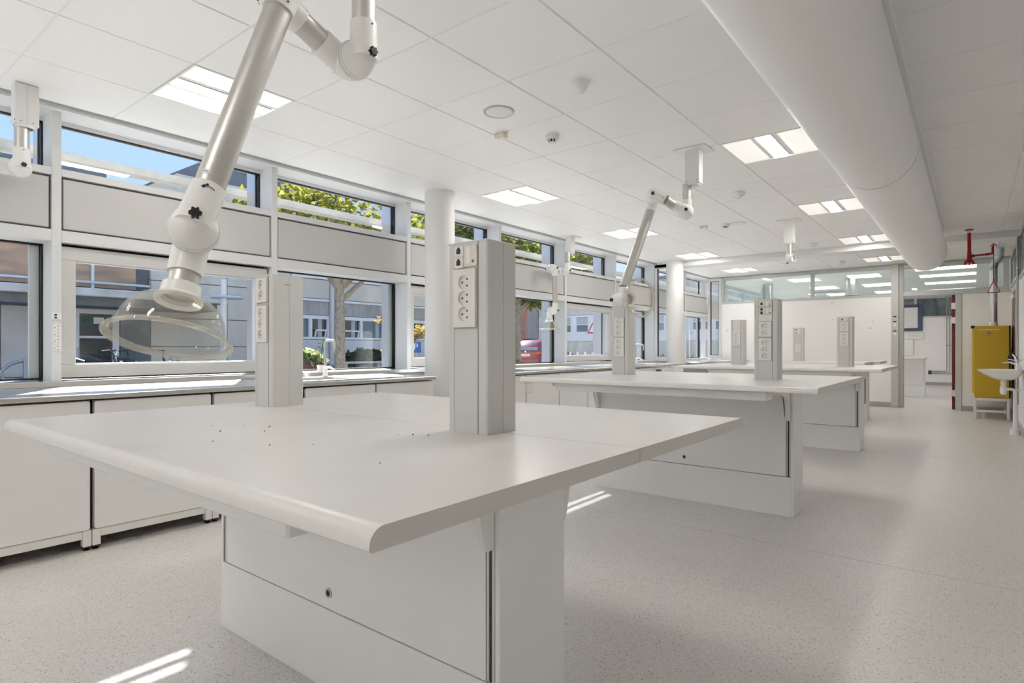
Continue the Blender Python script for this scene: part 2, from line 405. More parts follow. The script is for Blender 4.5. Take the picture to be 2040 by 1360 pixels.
for k in range(len(edges) - 1):
    y0 = edges[k] + (.027 if k else 0); y1 = edges[k + 1] - (.027 if k < len(edges) - 2 else 0)
    bay = k - 6      # bay 0 lies between the two mullions nearest the big hood
    B(-4.99, XL, y0, y1, 2.25, 2.298, c=.002).build('transom', 'facade_white', wl)
    B(-4.99, XL, y0, y1, 1.815, 1.892, c=.002).build('transom', 'facade_white', wl)
    B(-4.99, -4.79, y0, y1, 1.892, 2.25).build('panel_back', 'cab_inside', wl)
    B(-4.79, XL - .012, y0 + .012, y1 - .012, 1.905, 2.236, c=.003).build('spandrel_panel', 'facade_panel', wl)
    # clerestory
    wn += 1; w = struct('window_%d' % wn, 'shallow clerestory window', loc=(XG, (y0 + y1) / 2, 2.298))
    b = MB(); pane_frame(b, y0, y1, 2.298, 2.645, XG - .02, XG + .012, .012); b.build('gasket', 'black', w)
    B(XG - .006, XG, y0 + .01, y1 - .01, 2.305, 2.635).build('pane', 'glass', w)
    # lower light
    wn += 1
    if bay % 2 == 0 and 0 <= bay <= 5:
        w = struct('window_%d' % wn, 'opening window with a broad pale frame', loc=(-4.85, (y0 + y1) / 2, .9))
        b = MB(); pane_frame(b, y0 + .002, y1 - .002, .905, 1.813, -4.90, -4.865, .02); b.build('gasket', 'black', w)
        b = MB(); pane_frame(b, y0 + .004, y1 - .014, .914, 1.795, -4.88, -4.80, .088, 0, .004); b.build('sash', 'alu_frame', w)
        b = MB(); pane_frame(b, y0 + .09, y1 - .1, 1.0, 1.709, -4.875, -4.83, .01); b.build('glazing_bead', 'facade_white', w)
        B(-4.862, -4.856, y0 + .09, y1 - .1, 1.0, 1.709).build('pane', 'glass', w)
        b = B(-4.80, -4.775, y1 - .075, y1 - .045, 1.22, 1.34, 0, .004); b.tube((-4.785, y1 - .06, 1.28), (-4.745, y1 - .06, 1.28), .010)
        b.path([(-4.745, y1 - .06, 1.29), (-4.74, y1 - .062, 1.25), (-4.742, y1 - .065, 1.20), (-4.75, y1 - .07, 1.165)], .011); b.build('handle', 'facade_white', w)
    else:
        w = struct('window_%d' % wn, 'fixed window pane', loc=(XG, (y0 + y1) / 2, .9))
        b = MB(); pane_frame(b, y0, y1, .9, 1.815, XG - .02, XG + .015, .012); b.build('gasket', 'black', w)
        B(XG - .045, XG - .02, y1 - .07, y1 - .012, .9, 1.81, c=.003).build('frame', 'alu', w)
        B(XG - .006, XG, y0 + .01, y1 - .01, .91, 1.805).build('pane', 'glass', w)
sl = struct('trim_4', 'steel window sill above the worktops', mb=B(-5.0, -4.60, YB, YF - .02, .862, .897, c=.004), mats='steel')
# louvre rails outside the clerestory
for z0, z1, nm in ((2.497, 2.572, 'lower'), (2.902, 2.948, 'upper')):
    tag(B(-5.40, -5.30 if nm == 'lower' else -5.35, YB - 2, YF + 6, z0, z1, c=.012).build('louvre_rail', 'louver'), nm + ' pale horizontal sun louvre rail outside the clerestory windows', 'louvre')
# narrow full-height lights: stub of a former partition, and the one beside the far wall
def stub(n, yy, label):
    w = struct('window_%d' % n, label, loc=(-4.58, yy, .9))
    b = MB()
    for (x0, x1, z0, z1) in ((-4.74, -4.44, .9, .96), (-4.74, -4.44, 2.62, 2.685), (-4.74, -4.685, .96, 2.62), (-4.495, -4.44, .96, 2.62)): b.box(x0, x1, yy - .03, yy + .03, z0, z1, 0, .004)
    b.build('frame', 'facade_white', w)
    b = MB()
    for (x0, x1, z0, z1) in ((-4.685, -4.672, .96, 2.62), (-4.503, -4.495, .96, 2.62), (-4.672, -4.503, 2.61, 2.62), (-4.672, -4.503, .96, .968)): b.box(x0, x1, yy - .02, yy + .02, z0, z1)
    b.build('gasket', 'black', w)
    B(-4.675, -4.50, yy - .003, yy + .003, .965, 2.615).build('pane', 'glass', w)
stub(wn + 1, 10.42, 'narrow full-height window stub beside the round column')
stub(wn + 2, YF, 'narrow full-height window at the end of the far wall')
# round columns
for (x, y, lb) in ((-4.30, 4.28, 'round white column standing between the two steel worktops'), (-4.31, 10.32, 'round white column under the ceiling bulkhead')):
    b = MB(); b.tube((x, y, 0), (x, y, CZ + .02), .152, n=48, mi=0); o = b.build('column', 'column_white'); o['kind'] = 'structure'; o['label'] = lb

# ---- far wall with clerestory and door
wf = struct('wall_far', 'white partition wall with glazed upper band', mb=B(-4.44, -1.235, YF, YF + .10, 0, 2.10), mats='wall_paint_far')
B(-.175, XR, YF, YF + .10, 0, 2.10).build('wall_piece', 'wall_paint', wf)
B(-5.0, XR + .1, YF, YF + .1, 2.665, 3.0).build('head', 'grey_frame', wf)
B(-4.44, -1.235, YF - .012, YF + .1, 2.10, 2.145, c=.003).build('sill_rail', 'grey_frame', wf)
B(-4.44, -1.235, YF - .012, YF + .1, 2.625, 2.68, c=.003).build('top_rail', 'grey_frame', wf)
for x in (-4.42, -2.60): B(x - .03, x + .03, YF - .012, YF + .1, 2.145, 2.625, c=.003).build('stile', 'grey_frame', wf)
B(-1.235, -1.115, YF - .05, YF + .12, 0, CZ, c=.006).build('post', 'facade_panel', wf)
for i, z in enumerate((1.70, 1.61, 1.43)): B(-1.205, -1.15, YF - .053, YF - .05, z, z + .022).build('post_slot', 'black', wf)
for z in (1.53, 1.36): B(-1.205, -1.15, YF - .056, YF - .05, z, z + .05, c=.002).build('switch_plate', 'plate', wf)
B(-1.115, -1.04, YF - .02, YF + .1, 0, CZ, c=.004).build('door_jamb', 'grey_trim', wf)
B(-.262, -.175, YF - .02, YF + .1, 0, 2.089, c=.004).build('door_jamb', 'grey_frame', wf)
B(-1.04, .48, YF - .02, YF + .1, 2.09, 2.18, c=.004).build('door_head', 'grey_frame', wf)
B(-1.04, .48, YF - .02, YF + .1, 2.61, 2.68, c=.004).build('top_rail', 'grey_frame', wf)
B(.40, .48, YF - .02, YF + .1, 2.18, 2.61, c=.004).build('stile', 'grey_frame', wf)
for n, (x0, x1, z0, z1) in enumerate(((-4.39, -2.63, 2.145, 2.625), (-2.57, -1.235, 2.145, 2.625), (-1.04, .40, 2.18, 2.61))):
    w = struct('window_%d' % (wn + 3 + n), 'clerestory pane in the far partition', loc=((x0 + x1) / 2, YF + .03, z0))
    B(x0, x1, YF + .03, YF + .036, z0, z1).build('pane', 'glass_green', w)
B(-4.35, -4.30, YF - .008, YF, 1.47, 1.55, c=.002).build('wall_socket', 'plate', wf)
for x, z in ((-3.22, 2.03), (-3.2, 2.03), (-2.25, 2.02), (-2.23, 2.02), (-3.21, 1.72), (-2.24, 1.68), (-1.55, 1.62)):
    B(x, x + .014, YF - .002, YF, z, z + .012).build('wall_hole', 'black', wf)
B(-1.62, -1.55, YF - .003, YF, 1.49, 1.52).build('tape_scrap', 'plate_cream', wf)
struct('baseboard_far', 'grey skirting on the far wall', mb=B(-4.44, -1.235, YF - .014, YF, 0, .09, c=.003), mats='baseboard')
b = B(-.175, XR, YF - .014, YF, 0, .09, c=.003); b.build('skirting', 'baseboard', bpy.data.objects['baseboard_far'])
d1 = struct('door_1', 'dark red door standing open into the next room', loc=(-.28, YF + .1, 0))
B(-.315, -.272, YF + .10, YF + .98, .01, 2.085, c=.002).build('leaf', 'door_red', d1)
for z in (.30, 1.62, 1.88):
    b = B(-.325, -.262, YF + .06, YF + .10, z - .055, z + .055, 0, .003); b.tube((-.268, YF + .075, z - .06), (-.268, YF + .075, z + .06), .011, n=10); b.build('hinge', 'label_white' if z > 1 else 'alu', d1)

# ---- right wall
wr = struct('wall_right', 'white side wall with dark framed upper glazing', mb=B(XR, XR + .12, YB, YF, 0, CZ + .1), mats='wall_paint')
b = MB(); pane_frame(b, 10.75, 12.9, 2.12, 2.66, XR - .02, XR, .045); b.box(XR - .02, XR, 11.75, 11.80, 2.15, 2.63); b.build('glazing_frame', 'grey_trim', wr)
B(XR - .008, XR - .002, 10.8, 12.86, 2.165, 2.615).build('glazing_pane', 'win_mid', wr)
b = MB(); pane_frame(b, 9.2, 10.55, 2.05, 2.66, XR - .02, XR, .045); b.build('glazing_frame', 'grey_trim', wr)
B(XR - .008, XR - .002, 9.25, 10.5, 2.1, 2.61).build('glazing_pane', 'win_mid', wr)
struct('baseboard_right', 'grey skirting along the side wall', mb=B(XR - .014, XR, YB, 11.05, 0, .09, c=.003), mats='baseboard')
d2 = struct('door_2', 'dark red door in the side wall behind the yellow cabinet', loc=(XR - .02, 11.7, 0))
b = MB(); b.box(XR - .03, XR, 11.1, 11.18, 0, 2.06, 0, .004); b.box(XR - .03, XR, 12.2, 12.28, 0, 2.06, 0, .004); b.box(XR - .03, XR, 11.18, 12.2, 1.98, 2.06, 0, .004); b.build('frame', 'grey_frame', d2)
B(XR - .022, XR - .004, 11.18, 12.2, .01, 1.98, c=.003).build('leaf', 'door_red', d2)
for z in (.3, 1.1, 1.75): B(XR - .034, XR - .02, 11.18, 11.23, z, z + .1, c=.003).build('hinge', 'black_plastic', d2)
B(XR - .05, XR - .022, 11.35, 12.05, 1.86, 1.92, c=.004).build('door_closer', 'plate', d2)
struct('wall_back', 'white wall behind the camera', mb=B(-5.0, XR + .12, YB - .12, YB, 0, CZ + .2), mats='wall_paint')

# ---- next room, seen through the glazing and the door
nx = struct('ceiling.001', 'white ceiling of the next room', mb=B(-5.0, 2.6, YF + .1, YE, CZ, CZ + .12), mats='ceiling_tile')
for i in range(1, 7):
    B(-5, 2.6, YF + .1 + i * 1.25, YF + .11 + i * 1.25, CZ - .002, CZ).build('ceiling_joint', 'ceiling_grid', nx)
struct('wall_end', 'white end wall of the next room', mb=B(-5.0, 2.6, YE, YE + .12, 0, 2.05), mats='wall_paint_far')
we = bpy.data.objects['wall_end']
B(-5.0, 2.6, YE - .01, YE + .12, 2.05, 2.10, c=.003).build('rail', 'grey_frame', we); B(-5.0, 2.6, YE - .01, YE + .12, 2.64, CZ + .1).build('rail', 'grey_frame', we)
B(-5.0, 2.6, YE + .04, YE + .05, 2.10, 2.64).build('glazing_pane', 'win_mid', we)
for x in (-3.6, -2.1, -1.45, .9): B(x, x + .06, YE - .01, YE + .1, 2.1, 2.64).build('stile', 'grey_frame', we)
struct('baseboard_end', 'grey skirting in the next room', mb=B(-5.0, 2.6, YE - .014, YE, 0, .09), mats='baseboard')
struct('wall_side', 'white side wall of the next room', mb=B(2.6, 2.7, YF + .1, YE, 0, CZ), mats='wall_paint')
struct('wall_inner', 'white partition closing the next room', mb=B(XR, 2.6, YF + .0, YF + .1, 0, CZ + .1), mats='wall_paint')
wo = struct('wall_outer', 'window wall of the next room', mb=B(-5.02, -4.9, YF + .1, YE, -.15, .9), mats='facade_white')
B(-5.02, -4.9, YF + .1, YE, 2.62, 2.9).build('header', 'facade_white', wo)
B(-4.99, -4.9, YF + .1, YE, 1.815, 2.25).build('spandrel', 'facade_panel', wo)
for k in range(0, 6):
    y = 13.48 + 1.536 * k
    B(-4.99, -4.9, y - .03, y + .03, .9, 2.62).build('mullion', 'facade_white', wo)
    if k < 5:
        w = struct('window_%d' % (40 + k), 'clerestory window of the next room', loc=(-4.95, y + .77, 2.25)); B(-4.957, -4.951, y + .03, y + 1.506, 2.25, 2.62).build('pane', 'glass', w)
        w = struct('window_%d' % (50 + k), 'lower window of the next room', loc=(-4.95, y + .77, .9)); B(-4.957, -4.951, y + .03, y + 1.506, .9, 1.815).build('pane', 'glass', w)

# ------------------------------------------------------------------ ceiling lamps
def ceiling_lamp(x0, y0, label, w=T, d=T, z=CZ, group=None, tray='lamp_tray_glow', strip='lamp_strip'):
    t = thing('ceiling_light', (x0 + w / 2, y0 + d / 2, z), label, 'ceiling light', group)
    x1 = x0 + w; y1 = y0 + d; b = MB()
    for a in ((x0, x1, y0, y0 + .012), (x0, x1, y1 - .012, y1), (x0, x0 + .012, y0 + .012, y1 - .012), (x1 - .012, x1, y0 + .012, y1 - .012)): b.box(*a, z - .004, z + .008)
    b.build('frame', 'lamp_frame', t)
    xm = (x0 + x1) / 2; h = w * .09
    for s in (-1, 1):
        b = MB(); xa = xm + s * h; xb = xm + s * (w / 2 - .012)
        b.add([(xa, y0 + .012, z + .007), (xa, y1 - .012, z + .007), (xb, y1 - .012, z + .001), (xb, y0 + .012, z + .001),
               (xa, y0 + .012, z + .0085), (xa, y1 - .012, z + .0085), (xb, y1 - .012, z + .003), (xb, y0 + .012, z + .003)],
              [(0, 1, 2, 3), (7, 6, 5, 4), (0, 4, 5, 1), (1, 5, 6, 2), (2, 6, 7, 3), (3, 7, 4, 0)]); b.build('reflector', tray, t)
    B(xm - h, xm + h, y0 + .03, y1 - .03, z - .003, z + .004, c=.002).build('lamp_strip', strip, t)
    b = B(xm - h - .004, xm - h, y0 + .02, y1 - .02, z - .001, z + .008); b.box(xm + h, xm + h + .004, y0 + .02, y1 - .02, z - .001, z + .008); b.build('strip_rail', 'grey_frame', t)
    return t
LAB2 = {(-3, -1): 'square ceiling lamp crossed by the large extraction arm', (-3, 4): 'square ceiling lamp beside the first round column', (-3, 8): 'square ceiling lamp between the window-side arm and the second bench arm',
        (-3, 12): 'square ceiling lamp right before the bulkhead near the second column', (1, -1): 'square ceiling lamp beside the duct over the nearest bench', (1, 4): 'square ceiling lamp next to the ceiling plate of the second bench arm',
        (1, 8): 'square ceiling lamp beside the duct over the third bench', (1, 12): 'square ceiling lamp between duct and bulkhead', (-3, -5): 'added unseen square lamp at the back of the room by the windows', (1, -5): 'added unseen square lamp at the back of the room by the duct', (-3, -9): 'added unseen square lamp second from the back wall by the windows', (1, -9): 'added unseen square lamp second from the back wall by the duct', (-3, -13): 'added unseen square lamp in the back corner by the windows', (1, -13): 'added unseen square lamp in the back corner by the duct'}
for (i, j) in LIGHTS: ceiling_lamp(GX0 + i * T, GY0 + j * T, LAB2[i, j], group='square lamps of the laboratory')
ceiling_lamp(GX0 - 3 * T, G2 + 2 * T, 'square ceiling lamp beyond the bulkhead on the window side')
ceiling_lamp(GX0 + 1 * T, G2 + 2 * T, 'square ceiling lamp beyond the bulkhead near the door')
for x in (-3.4, -2.2): 
    for y in (14.6, 16.9, 19.2): ceiling_lamp(x, y, 'next room ceiling lamp, %s row from the partition, %s' % ({14.6: 'first', 16.9: 'second', 19.2: 'third'}[y], 'window side' if x < -3 else 'inner side'), z=CZ - .012, group='next room lamps', tray='lamp_flat', strip='lamp_flat')
for q, y in enumerate((14.2, 15.6, 17.4, 19.6)): ceiling_lamp(-.95, y, '%s broad ceiling lamp beyond the open door' % ('first', 'second', 'third', 'fourth')[q], w=1.0, d=.42, z=CZ - .012, group='next room corridor lamps', tray='lamp_flat', strip='lamp_flat')

# ------------------------------------------------------------------ round duct
DX, DZ, DR = -.53, EYE + 1.33, .246
t = thing('ventilation_duct', (DX, 4, DZ - DR), 'large round white ventilation duct hung under the ceiling', 'duct')
b = MB(); b.tube((DX, YB, DZ), (DX, 4.657, DZ), DR, n=64); b.build('duct_section', 'duct_white', t)
b = MB(); b.tube((DX, 4.675, DZ), (DX, 10.02, DZ), DR, n=64); b.build('duct_section', 'duct_white', t)
b = MB(); b.tube((DX, 4.645, DZ), (DX, 4.685, DZ), DR - .006, n=64); b.build('joint_ring', 'slot_dark', t)
for y in (1.5, 4.4, 7.3, 9.6):
    b = MB(); b.tube((DX, y, DZ + DR - .01), (DX, y, CZ + .02), .006, n=8); b.build('hanger', 'grey_trim', t)

# ------------------------------------------------------------------ laboratory benches
def bench(x0, x1, y0, y1, zt, bx0, bx1, by0, by1, label, hole=None, cut=0.0):
    ym = (y0 + y1) / 2; tk = .034
    t = thing('lab_bench', ((bx0 + bx1) / 2, (by0 + by1) / 2, 0), label, 'bench', 'island benches')
    # worktops with postformed fronts
    def prof(ya, yb, sgn):
        r = .026; p = []
        for i in range(7):
            a = math.pi / 2 * i / 6; p.append((ya + sgn * (r - r * math.cos(a)), zt - r + r * math.sin(a)))
        return [(ya + sgn * .004, zt - tk), (ya, zt - tk + .004)] + p + [(yb, zt), (yb, zt - tk)]
    b = MB(); P = prof(y0, ym - .0015, 1); b.prism(P, 'x', x0, x1 - cut, 0, 1)
    for q in range(len(b.m)): 
        if b.m[q] == 0 and q < 8: b.m[q] = 2
    b.build('worktop', ['worktop', 'worktop_edge_shaded', 'worktop_nose'], t, smooth=25)
    b = MB(); P = prof(y1, ym + .0015, -1); b.prism(P, 'x', x0, x1, 0, 1); b.build('worktop', ['worktop', 'worktop_edge_shaded', 'worktop_nose'], t, smooth=25)
    top = zt - tk - .001
    # pedestal
    lo = .26
    B(bx0 + .004, bx1 - .004, by0 + .012, by1 - .012, 0, top).build('core', 'cab_inside', t)
    for (ya, yb) in ((by0, by0 + .012), (by1 - .012, by1)):
        B(bx0, bx1 - .002, ya, yb, 0, lo, c=.0015).build('lower_panel', 'laminate', t)
        p = B(bx0 + .03, bx1 - .032, ya, yb, lo + .004, top, c=.0015).build('upper_panel', 'laminate', t)
        if hole and ya == by0:
            b = MB(); b.lathe([(.0105, -.0035), (.0165, -.0035), (.0165, 0)], (hole, ya, .317), (0, 1, 0), 20, 0); b.lathe([(0, -.001), (.0105, -.001)], (hole, ya, .317), (0, 1, 0), 20, 1)
            b.build('cable_grommet', ['grey_frame', 'black'], p, recalc=False)
        for xa in (bx0, bx1 - .03):       # slotted uprights
            b = B(xa + .002, xa + .009, ya, yb, lo + .006, top - .002, 0, .001); b.box(xa + .019, xa + .028, ya, yb, lo + .006, top - .002, 0, .001)
            yc = (ya + yb) / 2; b.box(xa + .009, xa + .019, yc - .002, yc + .002, lo + .006, top - .002, 1); b.build('slotted_upright', ['alu_frame', 'slot_dark'], t)
    B(bx1 - .002, bx1 + .014, by0 + .001, by1 - .001, 0, top, c=.002).build('end_panel', 'laminate', t)
    B(bx0 - .014, bx0 + .002, by0 + .001, by1 - .001, 0, top, c=.002).build('end_panel', 'laminate', t)
    # tapered brackets and knee rails
    for sgn, yb_, yo in ((-1, by0, y0), (1, by1, y1)):
        L = abs(yo - yb_) - .1
        for xa in (bx0 + .004, bx1 - .036):
            pl = [(0, -.0), (L, 0), (L, -.025), (.20, -.05), (.09, -.07), (.066, -.09), (.036, -.214), (.028, -.228), (0, -.228)]
            b = MB(); P = [(yb_ + sgn * (a + .0005), top - .0005 + c_) for a, c_ in pl]; b.prism(P, 'x', xa + .011, xa + .033); b.prism([(q[0], q[1]) for q in P[:6]] + [(yb_ + sgn * .02, top - .20), (yb_ + sgn * .001, top - .21)], 'x', xa - .004, xa); b.build('bracket', 'arm_box', t)
        ya, yb2 = sorted((yo + -sgn * .055, yo + -sgn * .20))
        b = B(bx0 + .05, bx1 + .02, ya, yb2, top - .052, top, 0, .005); b.build('knee_rail', 'laminate', t)
    return t
BEN = [
 (-2.57, -.635, .500, 2.120, .869, -2.360, -.945, 1.135, 1.432, 'nearest island bench with low worktop, crumbs on top and two power columns', -1.647),
 (-2.63, -.650, 3.440, 5.090, .900, -2.405, -.945, 4.172, 4.440, 'second island bench under the extraction arm with the upturned clear hood', -1.671),
 (-2.72, -.690, 6.590, 8.250, .914, -2.43, -.975, 7.300, 7.570, 'third island bench below the hanging pipe stub', -1.65),
 (-2.80, -1.13, 9.730, 11.40, .905, -2.50, -1.305, 10.50, 10.74, 'farthest island bench, its one worktop longer than the other, under the bulkhead', -1.9)]
for i, q in enumerate(BEN): bench(*q[:10], hole=q[10], cut=.10 if i == 3 else 0)
# crumbs on the nearest worktop
for i, (x, y, r_) in enumerate(((-1.72, .82, .0030), (-1.70, .96, .0028), (-1.62, .90, .0026), (-1.80, .93, .0018), (-1.86, .86, .0020), (-1.55, .72, .0022), (-1.38, .78, .0022), (-1.30, .85, .0016), (-1.23, 1.12, .0030), (-1.19, 1.14, .0024), (-1.27, 1.10, .0016), (-.98, .80, .002))):
    b = MB(); b.lathe([(0, -r_ * .5), (r_ * .8, -r_ * .3), (r_, 0), (r_ * .6, r_ * .5), (0, r_ * .7)], (x, y, .8692 + r_ * .45), (0, 0, 1), 7)
    tag(b.build('crumb', 'rust'), 'tiny dark crumb on the nearest worktop', 'crumb', 'crumbs on the nearest worktop')

# ------------------------------------------------------------------ power columns
def socket_part(parent, cx, cz, y, r=.0205):
    b = MB(); b.lathe([(r, 0), (r * .97, .0075), (0, .0075)], (cx, y, cz), (0, 1, 0), 20, 0)
    for dx, dz, rr in ((.008, .0095, .003), (.008, -.0095, .003), (-.010, 0, .0034)): b.lathe([(0, .0068), (rr, .0068)], (cx + dx, y, cz + dz), (0, 1, 0), 10, 1)
    b.build('socket', ['plate', 'black'], parent, recalc=False)
def power_column(x0, x1, y0, y1, z0, h, plates, label, mark=False):
    t = thing('power_column', ((x0 + x1) / 2, (y0 + y1) / 2, z0), label, 'power column', 'power columns')
    W = x1 - x0; c = .006; zt = z0 + h
    b = MB(); cr = .012
    P = [(x0 + cr, y0), (x1 - .004, y0), (x1, y0 + .004), (x1, y1 - cr), (x1 - cr, y1), (x0 + cr, y1), (x0, y1 - cr), (x0, y0 + cr)]
    b.prism(P, 'z', z0, zt - .003); b.m = [0] * len(b.m); b.build('body', 'tower', t, smooth=20)
    B(x0 - .001, x1 + .001, y0 - .001, y1 + .001, zt - .003, zt, c=.001).build('cap', 'tower_side', t)
    xa = x0 + W * .20; xb = x0 + W * .78
    # the groove pair of the trunking and the side seam
    for xx in (xa - .002, xb): B(xx, xx + .002, y0 - .0008, y0 + .001, z0, zt - .004).build('trunking_groove', 'seam_dark' if xx == xb else 'grey_trim', t)
    ys = (y0 + y1) / 2; B(x1 - .001, x1 + .0006, ys, ys + .0015, z0, zt - .004).build('side_groove', 'grey_trim', t)
    z = zt - .006
    for kind, n, hh in plates:
        za = z - hh
        if kind == 'gap': z = za; continue
        if kind == 'cover':
            B(xa + .001, xb - .001, y0 - .003, y0 + .001, za + .002, z - .002, c=.001).build('cover_plate', 'plate', t); z = za; continue
        if kind == 'data':
            p = B(xa + .001, xb - .001, y0 - .005, y0 + .001, za + .002, z - .002, c=.002).build('data_plate', 'plate_cream', t)
            wq = xb - xa
            for q in range(n):
                zz = z - hh * (q + .5) / n - .002
                B(xa + wq * .08, xa + wq * .45, y0 - .008, y0 - .005, zz - .015, zz + .015, c=.001).build('data_module', 'plate', p)
                b = B(xa + wq * .17, xa + wq * .34, y0 - .0086, y0 - .008, zz - .007, zz + .007); b.box(xa + wq * .21, xa + wq * .30, y0 - .0086, y0 - .008, zz + .007, zz + .012); b.build('data_jack', 'black', p)
            B(xa + wq * .55, xa + wq * .72, y0 - .006, y0 - .005, za + .01, z - .008).build('marker_strip', 'label_white', p)
            b = MB(); b.lathe([(0, -.001), (.0045, -.001), (.0045, 0)], (xa + wq * .84, y0 - .005, za + hh * .25), (0, 1, 0), 14); b.build('green_dot', 'green_dot', p)
        else:
            # socket plate, front skin pierced by round sockets
            b = MB(); yf = y0 - .009; pa, pb = xa + .003, xb - .004; top_, bot = z - .004, za + .006
            per = .0455; cxs = (pa + pb) / 2 - .002; mid = (top_ + bot) / 2; z1_ = mid + per * n / 2; z0_ = mid - per * n / 2
            b.add([(pa, yf, z1_), (pb, yf, z1_), (pb, yf, top_), (pa, yf, top_)], [(0, 1, 2, 3)]); b.add([(pa, yf, bot), (pb, yf, bot), (pb, yf, z0_), (pa, yf, z0_)], [(0, 1, 2, 3)])
            for q in range(n): b.holed(pa, pb, z0_ + per * q, z0_ + per * (q + 1), yf, cxs, z0_ + per * (q + .5), .0205)
            b.add([(pa, yf, bot), (pb, yf, bot), (pb, yf, top_), (pa, yf, top_), (pa, y0 + .001, bot), (pb, y0 + .001, bot), (pb, y0 + .001, top_), (pa, y0 + .001, top_)], [(0, 4, 5, 1), (1, 5, 6, 2), (2, 6, 7, 3), (3, 7, 4, 0)])
            p = b.build('socket_plate', 'plate', t, smooth=0, recalc=False)
            B(xa + .0015, xb - .0005, y0 - .0006, y0 + .001, za + .002, z - .001).build('plate_shadow_gap', 'grey_trim', p)
            for q in range(n): socket_part(p, cxs, z0_ + per * (q + .5), yf)
            B(pb - .010, pb - .002, yf - .0006, yf, mid - .03, mid + .03).build('marker_strip', 'label_white', p)
        z = za
    if mark:
        b = MB()
        for q in range(4): b.box(x1 + .0002, x1 + .0007, y0 + .052 + q * .006, y0 + .056 + q * .006, zt - .042, zt - .038)
        b.box(x1 + .0002, x1 + .0007, y0 + .080, y0 + .083, zt - .041, zt - .039); b.build('maker_mark', 'mark_grey', t)
    return t
H_ = .548
power_column(-1.222, -1.065, 1.245, 1.385, .869, H_, [('gap', 0, .004), ('data', 2, .066), ('sock', 3, .176)], 'power column at the aisle end of the nearest bench, two black data jacks and three sockets')
power_column(-2.42, -2.265, 1.295, 1.440, .869, H_, [('gap', 0, .002), ('sock', 2, .112), ('gap', 0, .004), ('sock', 3, .162)], 'power column at the window end of the nearest bench, five sockets in two plates', True)
power_column(-2.32, -2.165, 4.26, 4.395, .900, H_, [('gap', 0, .03), ('gap', 0, .05), ('sock', 3, .162), ('sock', 3, .162)], 'power column at the window end of the second bench, six sockets behind a clear hood')
power_column(-1.20, -1.045, 4.24, 4.375, .900, H_, [('data', 1, .05), ('data', 2, .05), ('cover', 0, .045), ('sock', 2, .112), ('sock', 3, .162)], 'power column at the aisle end of the second bench, two data plates over five sockets')
power_column(-2.36, -2.205, 7.37, 7.505, .914, H_, [('cover', 0, .05), ('cover', 0, .055), ('cover', 0, .05), ('sock', 3, .162)], 'power column at the window end of the third bench, three blank covers over three sockets')
power_column(-1.20, -1.045, 7.37, 7.505, .914, H_, [('data', 1, .05), ('sock', 2, .112), ('sock', 3, .162)], 'power column at the aisle end of the third bench, data plate over five sockets')
power_column(-2.36, -2.205, 10.55, 10.685, .905, H_, [('data', 2, .11), ('gap', 0, .14), ('sock', 3, .162)], 'power column on the farthest bench, its socket plate set low')

# ------------------------------------------------------------------ extraction arms
RT = .0375
def cup(b, C, p, a, mi=0, R_=.058, sl=.105, off=.048):
    """half of a swivel joint: dome on the +p side of C with a sleeve leaving along a"""
    C = Vector(C); p = Vector(p).normalized(); a = Vector(a).normalized(); a = (a - p * a.dot(p)).normalized()
    prof = [(R_ + .003, .002), (R_ + .003, .010)] + [(R_ * math.cos(t_), .010 + .072 * math.sin(t_)) for t_ in [math.pi / 2 * i / 8 for i in range(9)]]
    b.lathe([(0, .002)] + prof, C, p, 28, mi)
    o = C + p * off; b.tube(o - a * .01, o + a * sl, .0445, .043, 24, mi)
    return o + a * sl, o
def knob(parent, pos, d):
    d, u, w = frame_of(d); pos = Vector(pos); b = MB(); n = 24; prof = []
    for h in (.006, .02):
        for i in range(n):
            a_ = 2 * math.pi * i / n; r = .0125 + .0028 * math.cos(6 * a_); prof.append(pos + d * h + u * math.cos(a_) * r + w * math.sin(a_) * r)
    b.add(prof, [(i, (i + 1) % n, n + (i + 1) % n, n + i) for i in range(n)] + [tuple(range(n)), tuple(range(2 * n - 1, n - 1, -1))]); b.tube(pos - d * .01, pos + d * .006, .006, n=10)
    b.build('knob', 'black_plastic', parent)
def screw(parent, pos, d):
    pos = Vector(pos); d = Vector(d).normalized(); b = MB(); b.tube(pos - d * .002, pos + d * .0015, .003, n=8); b.build('screw', 'black_plastic', parent)
def hood(parent, C, d, R_=.137, depth=.112):
    """clear dome: C the neck, d the way it opens"""
    C = Vector(C); d = Vector(d).normalized()
    b = MB(); b.lathe([(.040, -.03), (.046, -.028), (.048, .0), (.058, .012), (.056, .018), (.040, .012), (.036, -.03), (.040, -.03)], C, d, 28); b.build('neck_collar', 'arm_white', parent)
    pr = []; n = 12
    for i in range(n + 1):
        t_ = math.pi / 2 * i / n; pr.append((.05 + (R_ - .012 - .05) * math.sin(t_) ** .85, .012 + (depth - .012) * (1 - math.cos(t_))))
    outer = pr + [(R_ - .004, depth + .002)]
    inner = [(r - .003, h + .0025) for r, h in reversed(pr)]
    b = MB(); b.lathe(outer + [(R_ - .004, depth + .006)] + inner, C, d, 56); hh = b.build('clear_hood', 'hood_clear', parent, smooth=50)
    b = MB(); b.lathe([(R_ - .006 + .0, depth - .001), (R_ + .004, depth + .002), (R_ + .010, depth + .007), (R_ + .009, depth + .013), (R_ + .002, depth + .014), (R_ - .005, depth + .008), (R_ - .006, depth - .001)], C, d, 56); b.build('hood_rim', 'hood_edge', hh, smooth=50)
    b = MB(); b.lathe([(0, -.01), (.036, -.01)], C, d, 24); b.build('throat', 'cab_inside', parent, recalc=False)

